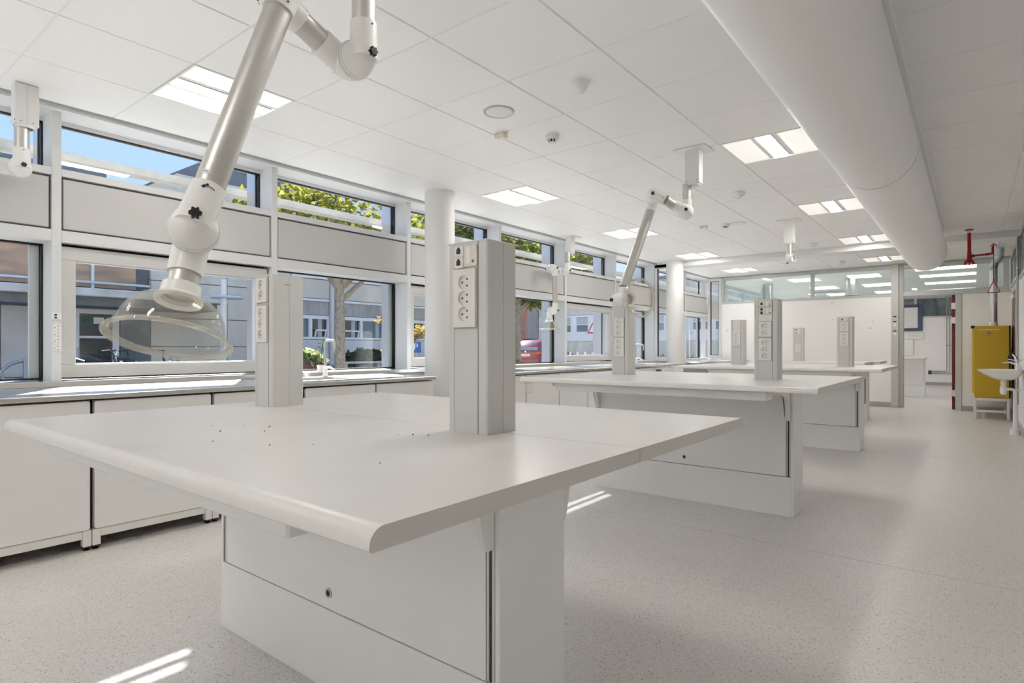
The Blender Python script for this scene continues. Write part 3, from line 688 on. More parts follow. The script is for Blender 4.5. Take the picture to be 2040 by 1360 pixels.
def sub3(a, b): return Vector(a) - Vector(b)
def mount(t, x, y, zb, w=.118, d=.085, plate=True):
    if x < -4: w, d = d, w
    B(x - w / 2, x + w / 2, y - d / 2, y + d / 2, zb, CZ - .002, c=.003).build('ceiling_box', 'arm_box', t)
    B(x - w / 2 - .0008, x + w / 2 + .0008, y - .0008, y + .0008, zb + .004, CZ - .005).build('box_seam', 'grey_trim', t)
    if plate: B(x - w / 2 - .07, x + w / 2 + .07, y - d / 2 - .07, y + d / 2 + .07, CZ - .008, CZ - .001, c=.002).build('ceiling_plate', 'arm_box', t)
    for dx in (-.04, .04):
        for sy in (-1, 1): screw(t, (x + dx, y + sy * d / 2, zb + .02), (0, sy, 0))
    for dy in (-.03, .03): screw(t, (x + w / 2, y + dy, zb + .02), (1, 0, 0))
    b = MB(); b.lathe([(RT, -.012), (.05, -.012), (.052, 0)], (x, y, zb), (0, 0, 1), 24); b.build('box_collar', 'arm_white', t)

def arm(label, mx, my, zb, J1, p1, J2, p2, J3, p3, hood_dir, hood_len, plate=True, tubetop=.02):
    """ceiling box, drop tube, three swivel joints and a clear hood; J joint centres, p pivot axes (+p side carries the incoming tube)"""
    t = thing('fume_extractor', (mx, my, zb), label, 'extraction arm', 'extraction arms')
    mount(t, mx, my, zb, plate=plate)
    J1, J2, J3 = Vector(J1), Vector(J2), Vector(J3); p1, p2, p3 = (Vector(p).normalized() for p in (p1, p2, p3))
    def joint(J, p, d_in, d_out):
        b = MB(); e1, o1 = cup(b, J, p, d_in); h = b.build('joint_half', 'arm_white', t, smooth=40)
        b = MB(); e2, o2 = cup(b, J, -p, d_out); h2 = b.build('joint_half', 'arm_white', t, smooth=40)
        b = MB(); b.lathe([(.0595, -.002), (.0595, .002)], J, p, 28); b.build('joint_gap', 'grey_trim', t)
        knob(t, J + p * .084, p); knob(t, J - p * .084, -p)
        a1 = (Vector(d_in) - p * Vector(d_in).dot(p)).normalized(); a2 = (Vector(d_out) - p * Vector(d_out).dot(p)).normalized()
        s1 = a1.cross(p); screw(t, o1 + a1 * .09 + p * .044, p); screw(t, o2 + a2 * .09 - p * .044, -p)
        return e1, e2
    up = Vector((0, 0, 1))
    e1, e2 = joint(J1, p1, up, J2 - J1)
    b = MB(); b.tube(e1 - up * .03, (e1.x, e1.y, zb + .005), RT, n=28); b.build('drop_tube', 'alu_tube', t)
    f1, f2 = joint(J2, p2, (e2 - J2), J3 - J2)
    def tb(a, c_):
        a = Vector(a); c_ = Vector(c_); b = MB(); b.tube(a, c_, RT, n=28); return b.build('tube', 'alu_tube', t)
    g1, g2 = joint(J3, p3, f2 - J3, hood_dir)
    tb(e2, f1); big = tb(f2, g1)
    hd = Vector(hood_dir).normalized(); hd2 = (hd - p3 * hd.dot(p3)).normalized()
    end = g2 + hd2 * hood_len; tb(g2 - hd2 * .02, end); hood(t, end, hd)
    return t, J3, p3, g1, f2

XA = -1.60
t, J3_, p3_, g1_, f2_ = arm('large extraction arm over the nearest bench, clear hood hanging low before the window', XA + .048, 1.20, 2.46,
    (XA, 1.20, 2.055), (1, 0, 0), (XA, .935, 2.165), (-1, 0, 0), (-1.59, .690, 1.415), (.93, -.367, .30), (.206, -.285, -.93), .062)
# turning arrow and oval sticker near its lower joint
ax = (g1_ - f2_).normalized(); sa = f2_ - J3_; sa = (sa - p3_ * sa.dot(p3_)).normalized(); cpos = g1_ - sa * .022
def wrap_patch(parent, name, m, P0, axis, rad, pts):
    axis = Vector(axis).normalized(); tocam = (Vector((0, 0, EYE)) - Vector(P0)); tocam = (tocam - axis * tocam.dot(axis)).normalized(); side = axis.cross(tocam)
    n = len(pts); b = MB()
    v = []
    for rr in (rad, rad + .0006):
        for s_, h in pts: a_ = s_ / rad; v.append(Vector(P0) + axis * h + tocam * math.cos(a_) * rr + side * math.sin(a_) * rr)
    b.add(v, [tuple(range(n)), tuple(range(2 * n - 1, n - 1, -1))] + [(i, (i + 1) % n, n + (i + 1) % n, n + i) for i in range(n)]); b.build(name, m, parent)
arc = [(-.014 + .026 * i / 6, -.003 * math.sin(math.pi * i / 6)) for i in range(7)]
wrap_patch(t, 'turn_arrow', 'mark_grey', cpos, -sa, .0444, [(s_, h - .0018) for s_, h in arc] + [(.013, .006), (.018, .001), (.011, -.006)] + [(s_, h + .0018) for s_, h in reversed(arc[:-1])])
wrap_patch(t, 'oval_sticker', 'label_white', g1_ - ax * .03, ax, .0378, [(.022 + .012 * math.cos(2 * math.pi * i / 16), .007 * math.sin(2 * math.pi * i / 16)) for i in range(16)])
wrap_patch(t, 'sticker_print', 'mark_grey', g1_ - ax * .03, ax, .0382, [(.014, -.001), (.030, -.001), (.030, .001), (.014, .001)])

FW = Vector((-.6175, .7866, 0)); RI = Vector((.7866, .6175, 0))
arm('extraction arm over the second bench, clear hood turned up sideways', -1.775, 4.63, 2.432,
    (-1.815, 4.575, 2.205), (FW * .95 + RI * .3), (-2.02, 4.41, 2.33), -(FW * .95 + RI * .3), (-2.135, 4.06, 1.478), (RI * .75 + FW * .6), (-FW * .82 + RI * .56), .02)
arm('extraction arm over the worktop beside the opening window, straight down with small clear hood', -4.538, 7.13, 2.47,
    (-4.59, 7.06, 2.215), (1, 0, 0), (-4.59, 6.735, 2.215), (-1, 0, 0), (-4.59, 6.75, 1.635), (1, 0, 0), (0, 0, -1), .03)
arm('extraction arm hung by the first window mullion above the steel worktop', -4.53, .985, 2.455,
    (-4.585, .97, 2.215), (1, 0, 0), (-4.585, .47, 2.20), (-1, 0, 0), (-4.585, .40, 1.66), (1, 0, 0), (0, 0, -1), .03, plate=False)
# open stub above the third bench
t = thing('cut_extractor_pipe', (-1.81, 7.91, 2.425), 'cut short extraction pipe with open elbow above the third bench', 'extraction arm')
mount(t, -1.81, 7.91, 2.425)
b = MB(); b.tube((-1.81, 7.91, 2.27), (-1.81, 7.91, 2.43), RT, n=24); b.build('drop_tube', 'alu_tube', t)
dd = (-FW + RI * .45).normalized(); C_ = Vector((-1.81, 7.91, 2.222))
b = MB(); b.tube(C_ + Vector((0, 0, .06)), C_ + Vector((0, 0, -.0)), .0445, n=24)
b.lathe([(.0445 * math.cos(a_), -.0445 * math.sin(a_)) for a_ in [math.pi / 2 * i / 6 for i in range(7)]], C_, (0, 0, 1), 24)
b.tube(C_, C_ + dd * .062, .0445, n=24, caps=False); b.lathe([(.0445, .062), (.0405, .062), (.0405, .005), (0, .004)], C_, dd, 24, 1); b.build('elbow', ['arm_white', 'plate_cream'], t, recalc=False)
b = MB(); b.tube(C_ + Vector((-.03, .02, -.05)), C_ + Vector((-.03, .02, -.035)), .01, n=10); b.build('plug', 'black_plastic', t)

# ------------------------------------------------------------------ window-side worktops and cabinets
FX = -3.82
def rounded_rect(y0, y1, z0, z1, r, n=4):
    P = []
    for cy, cz, a0 in ((y1 - r, z1 - r, 0), (y0 + r, z1 - r, 90), (y0 + r, z0 + r, 180), (y1 - r, z0 + r, 270)):
        for i in range(n + 1): a_ = R(a0 + 90 * i / n); P.append((cy + r * math.cos(a_), cz + r * math.sin(a_)))
    return P
def base_cabinet(y0, label, handle=None, group='base cabinets under the steel worktops', w=.652, top=.824):
    t = thing('base_cabinet', (-4.2, y0 + w / 2, 0), label, 'cabinet', group); y1 = y0 + w; g = .011
    b = B(-4.56, FX - .02, y0 + .006, y1 - .006, .115, top); b.build('body', 'cab_inside', t)
    b = MB(); b.prism(rounded_rect(y0 + g, y1 - g, .115, .820, .012), 'x', FX - .02, FX); d = b.build('door', 'cab_front', t, smooth=20)
    B(FX - .045, FX - .006, y0 + .0425, y1 - .0425, .066, .111, c=.004).build('bottom_rail', 'cab_metal', t)
    B(-4.455, FX - .046, y0 + .01, y1 - .01, .10, .114).build('underside', 'cab_metal', t)
    for yy in (y0 + .002, y1 - .042):
        for xx in (FX - .045, -4.5):
            l = B(xx, xx + .041, yy, yy + .040, .022, .1115, c=.003).build('leg', 'cab_metal', t)
            b = B(xx + .002, xx + .039, yy + .002, yy + .038, .015, .022); b.lathe([(0, 0), (.015, 0), (.016, .006), (.006, .008), (.006, .016)], (xx + .0205, yy + .02, 0), (0, 0, 1), 14); b.build('foot', 'black_plastic', l)
    if handle:
        yy = y0 + .045 if handle == 'l' else y1 - .045
        b = MB(); b.path([(FX, yy, .63), (FX + .032, yy, .632), (FX + .036, yy, .645), (FX + .036, yy, .72), (FX + .032, yy, .735), (FX, yy, .737)], .005, 8); b.build('handle', 'chrome', d)
    return t
U = .652
for k in range(-3, 4):
    y = 1.122 + U * k
    base_cabinet(y, {3: 'white base cabinet at the worktop end beside the first column', 2: 'white base cabinet under the sink of the near steel worktop', 1: 'white base cabinet next to the sink cabinet of the near steel worktop', 0: 'white base cabinet behind the nearest bench, below the big clear hood', -1: 'white base cabinet just short of the mullion with the socket strip'}.get(k, 'white base cabinet in the row behind the nearest bench'), group='cabinets under the near steel worktop', top=.70 if k == 2 else .824)
for k in range(0, 7):
    y = 5.116 - .0 + .648 * (k - 1)
    base_cabinet(y, {6: 'white base cabinet with the green emergency sticker on its door', 0: 'white base cabinet right after the first column, handle at its edge', 1: 'white base cabinet second from the first column, handle beside the dark gap', 2: 'white base cabinet third from the first column', 3: 'white base cabinet fourth from the first column', 4: 'white base cabinet fifth from the first column', 5: 'white base cabinet with handle next to the stickered cabinet'}.get(k, 'white base cabinet under the long middle steel worktop'),
                 handle={0: 'r', 1: 'l', 4: 'r', 5: 'l', 6: 'l'}.get(k), w=.648, group='cabinets under the middle steel worktop', top=.70 if k == 6 else .824)
for k in range(3): base_cabinet(10.95 + .70 * k, 'white base cabinet under the short far worktop, ' + ('next to the second column', 'middle one of three', 'against the far wall')[k], w=.70, group='cabinets under the far steel worktop')
def worktop(y0, y1, label, basin=None):
    t = thing('steel_worktop', (-4.2, (y0 + y1) / 2, .83), label, 'worktop', 'steel worktops')
    r = .0165; P = [(-4.605, .865), (-4.605, .83)]
    for i in range(9):
        a_ = -math.pi / 2 + math.pi * i / 8; P.append((-3.79 - r + r * math.cos(a_), .848 + r * math.sin(a_)))
    b = MB()
    if basin:
        ya, yb = basin
        # flat sheet in pieces round the bowl
        for a0, a1 in ((y0, ya), (yb, y1)): b.prism(P, 'y', a0, a1)
        for x0, x1 in ((-4.605, -4.40), ): b.box(x0, x1, ya, yb, .83, .865)
        Q = [(-4.02, .865), (-4.02, .83)] + P[2:]; b.prism(Q, 'y', ya, yb)
        b.build('top_sheet', 'steel', t, smooth=30)
        b = MB()
        b.add([(-4.40, ya, .864), (-4.02, ya, .864), (-4.02, yb, .864), (-4.40, yb, .864), (-4.37, ya + .03, .72), (-4.05, ya + .03, .72), (-4.05, yb - .03, .72), (-4.37, yb - .03, .72)], [(0, 1, 5, 4), (1, 2, 6, 5), (2, 3, 7, 6), (3, 0, 4, 7), (4, 5, 6, 7)])
        b.build('sink_bowl', 'steel', t, recalc=False)
    else:
        b.prism(P, 'y', y0, y1); b.build('top_sheet', 'steel', t, smooth=30)
    b = MB(); b.lathe([(.0172, 0), (.0175, .001)], (0, 0, 0), (0, 1, 0), 8)
    B(-3.798, -3.7885, y0 + .004, y1 - .004, .834, .862, c=.004).build('front_nosing', 'steel_edge', t)
    b = B(-4.61, -4.597, y0, y1, .865, .899, 0, .002); b.build('upstand', 'steel', t)
    return t
worktop(-.86, 3.735, 'long steel worktop in front of the windows ending at the first column', (2.55, 3.05))
worktop(4.468, 9.55, 'steel worktop between the two round columns', (8.55, 9.0))
worktop(10.93, 13.07, 'short steel worktop near the far wall')
def faucet(x, y, label):
    t = thing('lab_faucet', (x, y, .866), label, 'faucet', 'worktop faucets'); z = .866
    b = MB(); b.lathe([(0, 0), (.026, 0), (.026, .006), (.020, .03), (.018, .09), (.012, .10), (0, .10)], (x, y, z), (0, 0, 1), 18); b.build('base', 'arm_white', t)
    pts = [(x, y, z + .09), (x, y, z + .29)] + [(x + .02 - .02 * math.cos(R(a_)), y, z + .29 + .025 * math.sin(R(a_))) for a_ in (30, 60, 90)]
    pts += [(x + .05, y, z + .316), (x + .11, y, z + .312)] + [(x + .11 + .03 * math.sin(R(a_)), y, z + .282 + .03 * math.cos(R(a_))) for a_ in (30, 60, 90)] + [(x + .14, y, z + .235)]
    b = MB(); b.path(pts, .010, 12); b.build('spout', 'alu_tube', t)
    b = MB(); b.tube((x + .14, y, z + .238), (x + .14, y, z + .21), .0125, .010, 12); b.build('nozzle', 'chrome', t)
    b = MB(); b.path([(x + .015, y, z + .075), (x + .05, y + .01, z + .085), (x + .12, y + .02, z + .05)], [.014, .010, .009], 10); b.build('lever', 'arm_white', t)
    return t
faucet(-4.45, 3.03, 'grey swan neck faucet at the sink of the near steel worktop')
faucet(-4.45, 9.02, 'swan neck faucet on the middle steel worktop')
# little potted sprigs on the sill
def sprig(x, y, z, label, h=.2):
    t = thing('potted_sprig', (x, y, z), label, 'plant')
    b = MB(); b.lathe([(0, 0), (.03, 0), (.04, .06), (.036, .06), (.03, .055), (0, .055)], (x, y, z), (0, 0, 1), 16); b.build('pot', 'label_white', t)
    b = MB(); b.path([(x, y, z + .05), (x + .01, y, z + .05 + h * .6), (x + .02, y + .01, z + .05 + h)], .003, 6); b.build('stem', 'leaf_green', t)
    for i in range(7):
        a_ = i * 2.4; c_ = Vector((x + .015, y, z + .05 + h * (.55 + .07 * i))); d_ = Vector((math.cos(a_), math.sin(a_), .3)) * .06; s_ = Vector((-math.sin(a_), math.cos(a_), 0)) * .018
        b = MB(); b.add([c_, c_ + d_ * .5 + s_, c_ + d_, c_ + d_ * .5 - s_, c_ + d_ * .5 + Vector((0, 0, .006))], [(0, 1, 4), (1, 2, 4), (2, 3, 4), (3, 0, 4)]); b.build('leaf', 'leaf_green', t, recalc=False)
sprig(-4.72, 9.35, .897, 'green sprig on the sill by the narrow window', .26)
sprig(-4.72, 3.17, .897, 'dark green sprig on the sill behind the near faucet', .24)
# emergency sticker
t = thing('safety_sticker', (FX + .001, 8.62, .70), 'green and white emergency sticker on a cabinet door', 'sign')
B(FX, FX + .0015, 8.42, 8.62, .70, .79).build('backing', 'sign_green', t)
b = MB(); xx = FX + .0022
b.prism([(8.455, .712), (8.50, .712), (8.4775, .765)], 'x', FX + .0015, xx); b.box(FX + .0015, xx, 8.565, 8.59, .712, .75); b.lathe([(0, .0007), (.011, .0007)], (FX + .0015, 8.5775, .768), (1, 0, 0), 12); b.build('symbol', 'label_white', t)
# socket strip on the first mullion
t = thing('mullion_socket_strip', (-4.74, 1.196, 1.09), 'white strip of four sockets and two data jacks on a window mullion', 'socket strip')
p = B(XL, XL + .006, 1.172, 1.220, 1.09, 1.275, c=.002).build('plate', 'plate', t)
for q in range(4):
    zz = 1.113 + .0455 * q * .98; b = MB(); b.lathe([(.0205, .0005), (.0195, .0005)], (XL + .006, 1.196, zz), (1, 0, 0), 20, 2); b.lathe([(0, .0003), (.0195, .0003)], (XL + .006, 1.196, zz), (1, 0, 0), 20, 0)
    for dy, dz in ((.006, .0095), (.006, -.0095), (-.011, 0)): b.lathe([(0, .0008), (.003, .0008)], (XL + .006, 1.196 + dy, zz + dz), (1, 0, 0), 8, 1)
    b.build('socket', ['label_white', 'black', 'grey_frame'], p, recalc=False)
p = B(XL, XL + .006, 1.172, 1.220, 1.30, 1.345, c=.002).build('data_plate', 'plate', t)
for zz in (1.312, 1.330): B(XL + .006, XL + .007, 1.182, 1.196, zz - .005, zz + .006).build('data_jack', 'black', p)

# ------------------------------------------------------------------ things on the ceiling
def lathe_thing(name, x, y, prof, label, cat, m, group=None, parts=()):
    t = thing(name, (x, y, CZ), label, cat, group)
    for pn, pr, pm in ((('body', prof, m),) + tuple(parts)):
        b = MB(); b.lathe(pr, (x, y, CZ), (0, 0, -1), 28); b.build(pn, pm, t)
    return t
det = lambda s: [(0, 0), (.055 * s, 0), (.055 * s, .022 * s), (.045 * s, .030 * s), (.030 * s, .034 * s), (0, .034 * s)]
lathe_thing('motion_sensor', -1.861, 3.029, [(0, 0), (.055, 0), (.055, .022), (.048, .03), (.040, .032)], 'white domed motion sensor on a tile near the round speaker', 'sensor', 'arm_box', parts=(('lens', [(.040, .03), (.036, .045), (.026, .056), (.012, .062), (0, .063)], 'porcelain'),))
lathe_thing('ceiling_speaker', -2.514, 3.059, [(0, .001), (.085, .001), (.09, .004), (.102, .008), (.105, .003), (.105, 0)], 'flat round ceiling speaker', 'speaker', 'grey_frame', parts=(('grille', [(0, .0085), (.05, .008), (.088, .005)], 'arm_box'),))
def smoke(x, y, label):
    t = lathe_thing('smoke_detector', x, y, [(0, 0), (.052, 0), (.052, .026), (.046, .03), (.030, .032)], label, 'detector', 'arm_box', 'smoke detectors', parts=(('cap', [(.026, .052), (.020, .058), (0, .058)], 'arm_box'), ('chamber', [(.026, .03), (.024, .05)], 'slot_dark')))
    for q in range(8):
        a_ = q * math.pi / 4; b = MB(); c_, s_ = math.cos(a_), math.sin(a_); b.path([(x + .034 * c_, y + .034 * s_, CZ - .03), (x + .026 * c_, y + .026 * s_, CZ - .054)], .004, 6); b.build('fin', 'arm_box', t)
    return t
smoke(-2.485, 3.652, 'smoke detector next to the small beige box near the speaker')
smoke(-2.50, 7.617, 'smoke detector above the third bench')
lathe_thing('ceiling_disc', -2.36, 7.66, [(0, 0), (.09, 0), (.09, .01), (0, .012)], 'thin white disc beside the farther smoke detector', 'disc', 'arm_box')
for (x, y, lb) in ((-1.888, 6.156, 'white domed sensor above the gap between second and third bench'), (-1.90, 9.82, 'white domed sensor just before the bulkhead'), (-1.905, 12.23, 'white domed sensor beyond the bulkhead')):
    lathe_thing('motion_sensor', x, y, [(0, 0), (.058, 0), (.058, .02), (.05, .03), (.042, .032)], lb, 'sensor', 'arm_box', parts=(('lens', [(.042, .03), (.036, .045), (.02, .056), (0, .058)], 'porcelain'),))
for (x, y, lb) in ((-2.76, 3.383, 'small beige box on the ceiling beside the speaker'), (-2.766, 7.564, 'small beige box on the ceiling beside the farther smoke detector')):
    t = thing('ceiling_junction_box', (x, y, CZ), lb, 'box'); B(x - .042, x + .042, y - .028, y + .028, CZ - .034, CZ - .001, c=.003).build('body', 'plate_cream', t)
    B(x - .034, x + .034, y - .02, y + .02, CZ - .037, CZ - .034, c=.001).build('lid', 'plate', t)

# ------------------------------------------------------------------ emergency shower, cabinet, basin
t = thing('emergency_shower', (-.05, 9.985, 2.28), 'red emergency shower with triangular pull handle hung from the ceiling', 'shower')
b = MB(); b.tube((-.05, 9.985, 2.36), (-.05, 9.985, CZ - .005), .021, n=16); b.build('pipe', 'red_pipe', t)
b = MB(); b.tube((-.05, 9.985, CZ - .014), (-.05, 9.985, CZ - .002), .045, n=20); b.build('ceiling_flange', 'red_pipe', t)
b = MB(); b.tube((-.05, 9.985, CZ - .05), (-.05, 9.985, CZ - .016), .0225, n=16); b.build('thread', 'label_white', t)
b = MB(); b.lathe([(.024, .10), (.026, .02), (.03, 0), (.052, -.02), (.058, -.04), (0, -.035)], (-.05, 9.985, 2.30), (0, 0, 1), 20); b.build('shower_head', 'red_pipe', t)
for q in range(8):
    a_ = q * math.pi / 4; b = MB(); b.tube((-.05 + .046 * math.cos(a_), 9.985 + .046 * math.sin(a_), 2.262), (-.05 + .056 * math.cos(a_), 9.985 + .056 * math.sin(a_), 2.235), .011, .007, 8); b.build('nozzle', 'red_pipe', t)
b = MB(); b.path([(-.05, 9.985, 2.345), (.03, 9.985, 2.348), (.20, 9.985, 2.358)], .013, 12); b.tube((-.03, 9.985, 2.345), (.005, 9.985, 2.346), .021, n=12); b.tube((.12, 9.985, 2.352), (.17, 9.985, 2.355), .017, n=12); b.build('supply_arm', 'red_pipe', t)
b = MB(); b.path([(.19, 9.985, 2.355), (.19, 9.985, 2.43), (.203, 9.985, 2.47)], .010, 8); b.path([(.17, 9.985, 2.455), (.203, 9.985, 2.49), (.235, 9.985, 2.455)], .006, 8); b.build('valve_lever', 'red_pipe', t)
b = MB(); b.tube((.203, 9.985, 2.48), (.203, 9.985, 2.0), .004, n=8); b.tube((.203, 9.985, 2.0), (.203, 9.985, 2.04), .008, n=8); b.build('pull_rod', 'red_pipe', t)
b = MB(); b.path([(.203, 9.985, 2.0), (.143, 9.985, 1.855), (.147, 9.985, 1.845), (.262, 9.985, 1.845), (.266, 9.985, 1.855), (.203, 9.985, 2.0)], .0055, 8); b.build('pull_triangle', 'red_pipe', t)

t = thing('chemical_cabinet', (.21, 12.45, 0), 'yellow chemical cabinet on a white stand by the side wall', 'cabinet'); x0, x1, y0, y1 = -.02, .445, 11.91, 13.03
B(x0 + .02, x1, y0, y1, .335, 1.465, c=.004).build('body', 'yellow', t)
d = B(x0 - .006, x0 + .016, y0 + .01, y1 - .01, .40, 1.44, c=.004).build('door', 'yellow_edge', t)
b = MB(); b.path([(x0 - .006, 12.2, .97), (x0 - .045, 12.2, .97), (x0 - .05, 12.19, .955), (x0 - .05, 12.19, .89)], .008, 8); b.build('handle', 'alu', d)
B(x0 - .02, x0 + .03, y0 - .004, y0 + .05, 1.43, 1.475, c=.004).build('hinge', 'black_plastic', t)
B(x0 + .07, x0 + .33, y0 - .003, y0, 1.40, 1.412).build('label_strip', 'plate_cream', t)
b = MB(); b.lathe([(.030, -.002), (.027, -.002)], (x0 + .205, y0, 1.345), (0, 1, 0), 24); b.lathe([(0, -.0025), (.014, -.0025)], (x0 + .205, y0, 1.345), (0, 1, 0), 18); b.build('vent_mark', 'mark_grey', t, recalc=False)
B(x1 - .02, x1 + .004, y0 - .002, y0 + .03, .34, 1.46).build('rear_gap', 'black_plastic', t)
for xx in (x0 + .012, x1 - .045):
    for yy in (y0 + .005, y1 - .045): B(xx, xx + .04, yy, yy + .04, 0, .335, c=.003).build('stand_leg', 'arm_box', t)
for (a, c_) in ((.285, .333), (.105, .14)):
    b = B(x0 + .052, x1 - .045, y0 + .008, y0 + .04, a, c_, 0, .003); b.box(x0 + .052, x1 - .045, y1 - .04, y1 - .008, a, c_, 0, .003); b.box(x0 + .014, x0 + .05, y0 + .045, y1 - .045, a, c_, 0, .003); b.box(x1 - .043, x1 - .007, y0 + .045, y1 - .045, a, c_, 0, .003); b.build('stand_frame', 'arm_box', t)
t = thing('flue_pipe', (.245, 12.1, 1.466), 'shiny spiral flue pipe rising from the yellow cabinet', 'pipe')
b = MB(); b.lathe([(.052, 0), (.056, .01), (.056, .06), (.05, .065)], (.245, 12.1, 1.466), (0, 0, 1), 24); b.build('socket', 'label_white', t)
prof = []
for i in range(40):
    z = .06 + .82 * i / 39; prof.append((.0505, z))
b = MB(); b.tube((.245, 12.1, 1.52), (.245, 12.1, 2.36), .0505, n=28, caps=False); b.build('tube', 'galvanised', t)
b = MB(); b.path([(.245 + .0515 * math.cos(a_), 12.1 + .0515 * math.sin(a_), 1.54 + .82 * i / 90) for i, a_ in enumerate([2 * math.pi * 8 * q / 90 for q in range(91)])], .0016, 5); b.build('spiral_seam', 'grey_frame', t)
pts = [(.245, 12.1, 2.35), (.245, 12.1, 2.42), (.262, 12.1, 2.475), (.29, 12.1, 2.52), (.315, 12.1, 2.57), (.325, 12.1, 2.63), (.325, 12.1, 2.71)]
b = MB(); fine = []
for i in range(len(pts) - 1):
    for q in range(6): fine.append(Vector(pts[i]).lerp(Vector(pts[i + 1]), q / 6))
b.path(fine, [.052 + (.0035 if i % 2 else -.001) for i in range(len(fine))], 24); b.build('flexible_elbow', 'galvanised', t)

t = thing('wash_basin', (.27, 9.95, .70), 'white porcelain wash basin on the side wall', 'basin')
def ring(cx, cy, rx, ry, z, n=28): return [(cx + rx * math.copysign(abs(math.cos(a_)) ** .7, math.cos(a_)), cy + ry * math.copysign(abs(math.sin(a_)) ** .7, math.sin(a_)), z) for a_ in [2 * math.pi * i / n for i in range(n)]]
rs = [ring(.32, 9.95, .06, .07, .70), ring(.31, 9.95, .13, .17, .725), ring(.285, 9.95, .19, .26, .775), ring(.265, 9.95, .232, .30, .825), ring(.262, 9.95, .236, .305, .835), ring(.262, 9.95, .225, .292, .838), ring(.26, 9.95, .185, .25, .82), ring(.27, 9.95, .15, .20, .76), ring(.29, 9.95, .04, .05, .735)]
b = MB(); n = 28; b.add([p for r_ in rs for p in r_], [(j * n + i, j * n + (i + 1) % n, (j + 1) * n + (i + 1) % n, (j + 1) * n + i) for j in range(len(rs) - 1) for i in range(n)] + [tuple(range(n)), tuple(len(rs) * n - 1 - i for i in range(n))]); b.build('bowl', 'porcelain', t, smooth=60)
b = MB(); b.lathe([(0, 0), (.028, 0), (.028, -.09), (.036, -.10), (.036, -.17), (.02, -.19), (0, -.19)], (.30, 9.95, .70), (0, 0, 1), 18); b.path([(.30, 9.95, .58), (.38, 9.95, .585), (.415, 9.95, .57), (.415, 9.95, .54)], .018, 12); b.build('bottle_trap', 'pvc', t)
b = MB(); b.tube((.415, 9.95, .07), (.415, 9.95, .56), .021, n=16); b.lathe([(0, 0), (.052, 0), (.052, .075), (.022, .08)], (.415, 9.95, 0), (0, 0, 1), 20); b.build('waste_pipe', 'pvc', t)
b = MB(); b.tube((.43, 9.95, .835), (.43, 9.95, .93), .022, .019, n=14); b.path([(.43, 9.95, .905), (.36, 9.95, .935), (.29, 9.95, .925)], [.015, .012, .010], 10); b.path([(.43, 9.95, .93), (.39, 9.93, .965), (.34, 9.92, .97)], .006, 8); b.build('mixer_tap', 'chrome', t)
t = thing('eyewash_hose', (.42, 10.22, .86), 'black looped hand eyewash hose beside the wash basin', 'hose')
b = MB(); b.path([(.46, 10.22, .86), (.44, 10.22, .99), (.41, 10.22, 1.06), (.375, 10.22, 1.05), (.36, 10.22, .99), (.37, 10.22, .93), (.41, 10.22, .9)], .008, 8); b.build('hose', 'black_plastic', t)
b = MB(); b.path([(.44, 10.21, .93), (.425, 10.21, 1.0), (.40, 10.21, 1.03)], [.014, .012, .010], 10); b.build('handle', 'plate', t)
b = MB(); b.tube((.46, 10.22, .86), (.495, 10.22, .86), .02, n=12); b.build('wall_bracket', 'chrome', t)
t = thing('wall_pipe', (.465, 10.45, .35), 'thin grey pipe rising along the side wall beside the basin', 'pipe')
b = MB(); b.path([(.465, 10.45, .36), (.465, 10.45, 2.66)], .012, 10); b.build('tube', 'pipe_grey', t)
for z in (.55, .95, 2.2):
    b = MB(); b.tube((.465, 10.45, z), (.50, 10.45, z), .010, n=8); b.tube((.465, 10.45, z - .012), (.465, 10.45, z + .012), .016, n=12); b.build('clip', 'alu', t)
t = thing('white_supply_pipe', (.46, 9.6, .32), 'short white pipe with two taps below the wash basin', 'pipe')
b = MB(); b.tube((.44, 9.62, .40), (.50, 9.62, .40), .018, n=12); b.tube((.455, 9.62, .30), (.455, 9.62, .52), .010, n=10); b.build('tube', 'pvc', t)
b = MB(); b.tube((.43, 9.62, .40), (.405, 9.62, .40), .016, n=10); b.build('tap', 'chrome', t)

# ------------------------------------------------------------------ next room furniture
t = thing('lab_bench', (-1.6, 16.6, 0), 'white bench end standing in the next room behind the open door', 'bench', 'island benches')
B(-3.0, -.86, 16.1, 17.2, .865, .90, c=.006).build('worktop', 'worktop', t); B(-2.6, -.905, 16.5, 16.78, .26, .86, c=.002).build('upper_panel', 'laminate', t); B(-2.6, -.90, 16.495, 16.785, 0, .256, c=.002).build('lower_panel', 'laminate', t)
B(-.90, -.885, 16.495, 16.785, 0, .86, c=.002).build('end_panel', 'laminate', t)
t = thing('wall_board', (-1.55, YE, 1.62), 'white board in a dark blue frame on the end wall of the next room', 'whiteboard')
b = MB()
for (x0, x1, z0, z1) in ((-2.6, -1.24, 1.65, 1.74), (-2.6, -1.24, 2.38, 2.47), (-2.6, -2.5, 1.74, 2.38), (-1.36, -1.24, 1.74, 2.38)): b.box(x0, x1, YE - .05, YE - .012, z0, z1, 0, .004)
b.build('frame', 'blue_frame', t); B(-2.52, -1.33, YE - .03, YE - .012, 1.73, 2.39).build('board', 'whiteboard', t)
t = thing('wall_trunking', (-1.45, YE, 1.45), 'white trunking with sockets below the framed board', 'trunking'); B(-2.6, -1.22, YE - .06, YE - .012, 1.40, 1.58, c=.004).build('trunk', 'laminate', t)
for q in range(4): B(-1.60 + q * .09, -1.54 + q * .09, YE - .064, YE - .06, 1.46, 1.54, c=.001).build('socket', 'plate_cream', t)
t = thing('wall_duct_box', (-1.3, YE, .9), 'white vertical trunking rising from the bench height on the end wall', 'trunking'); B(-1.75, -1.48, YE - .06, YE - .012, .9, 1.39, c=.004).build('trunk', 'laminate', t)
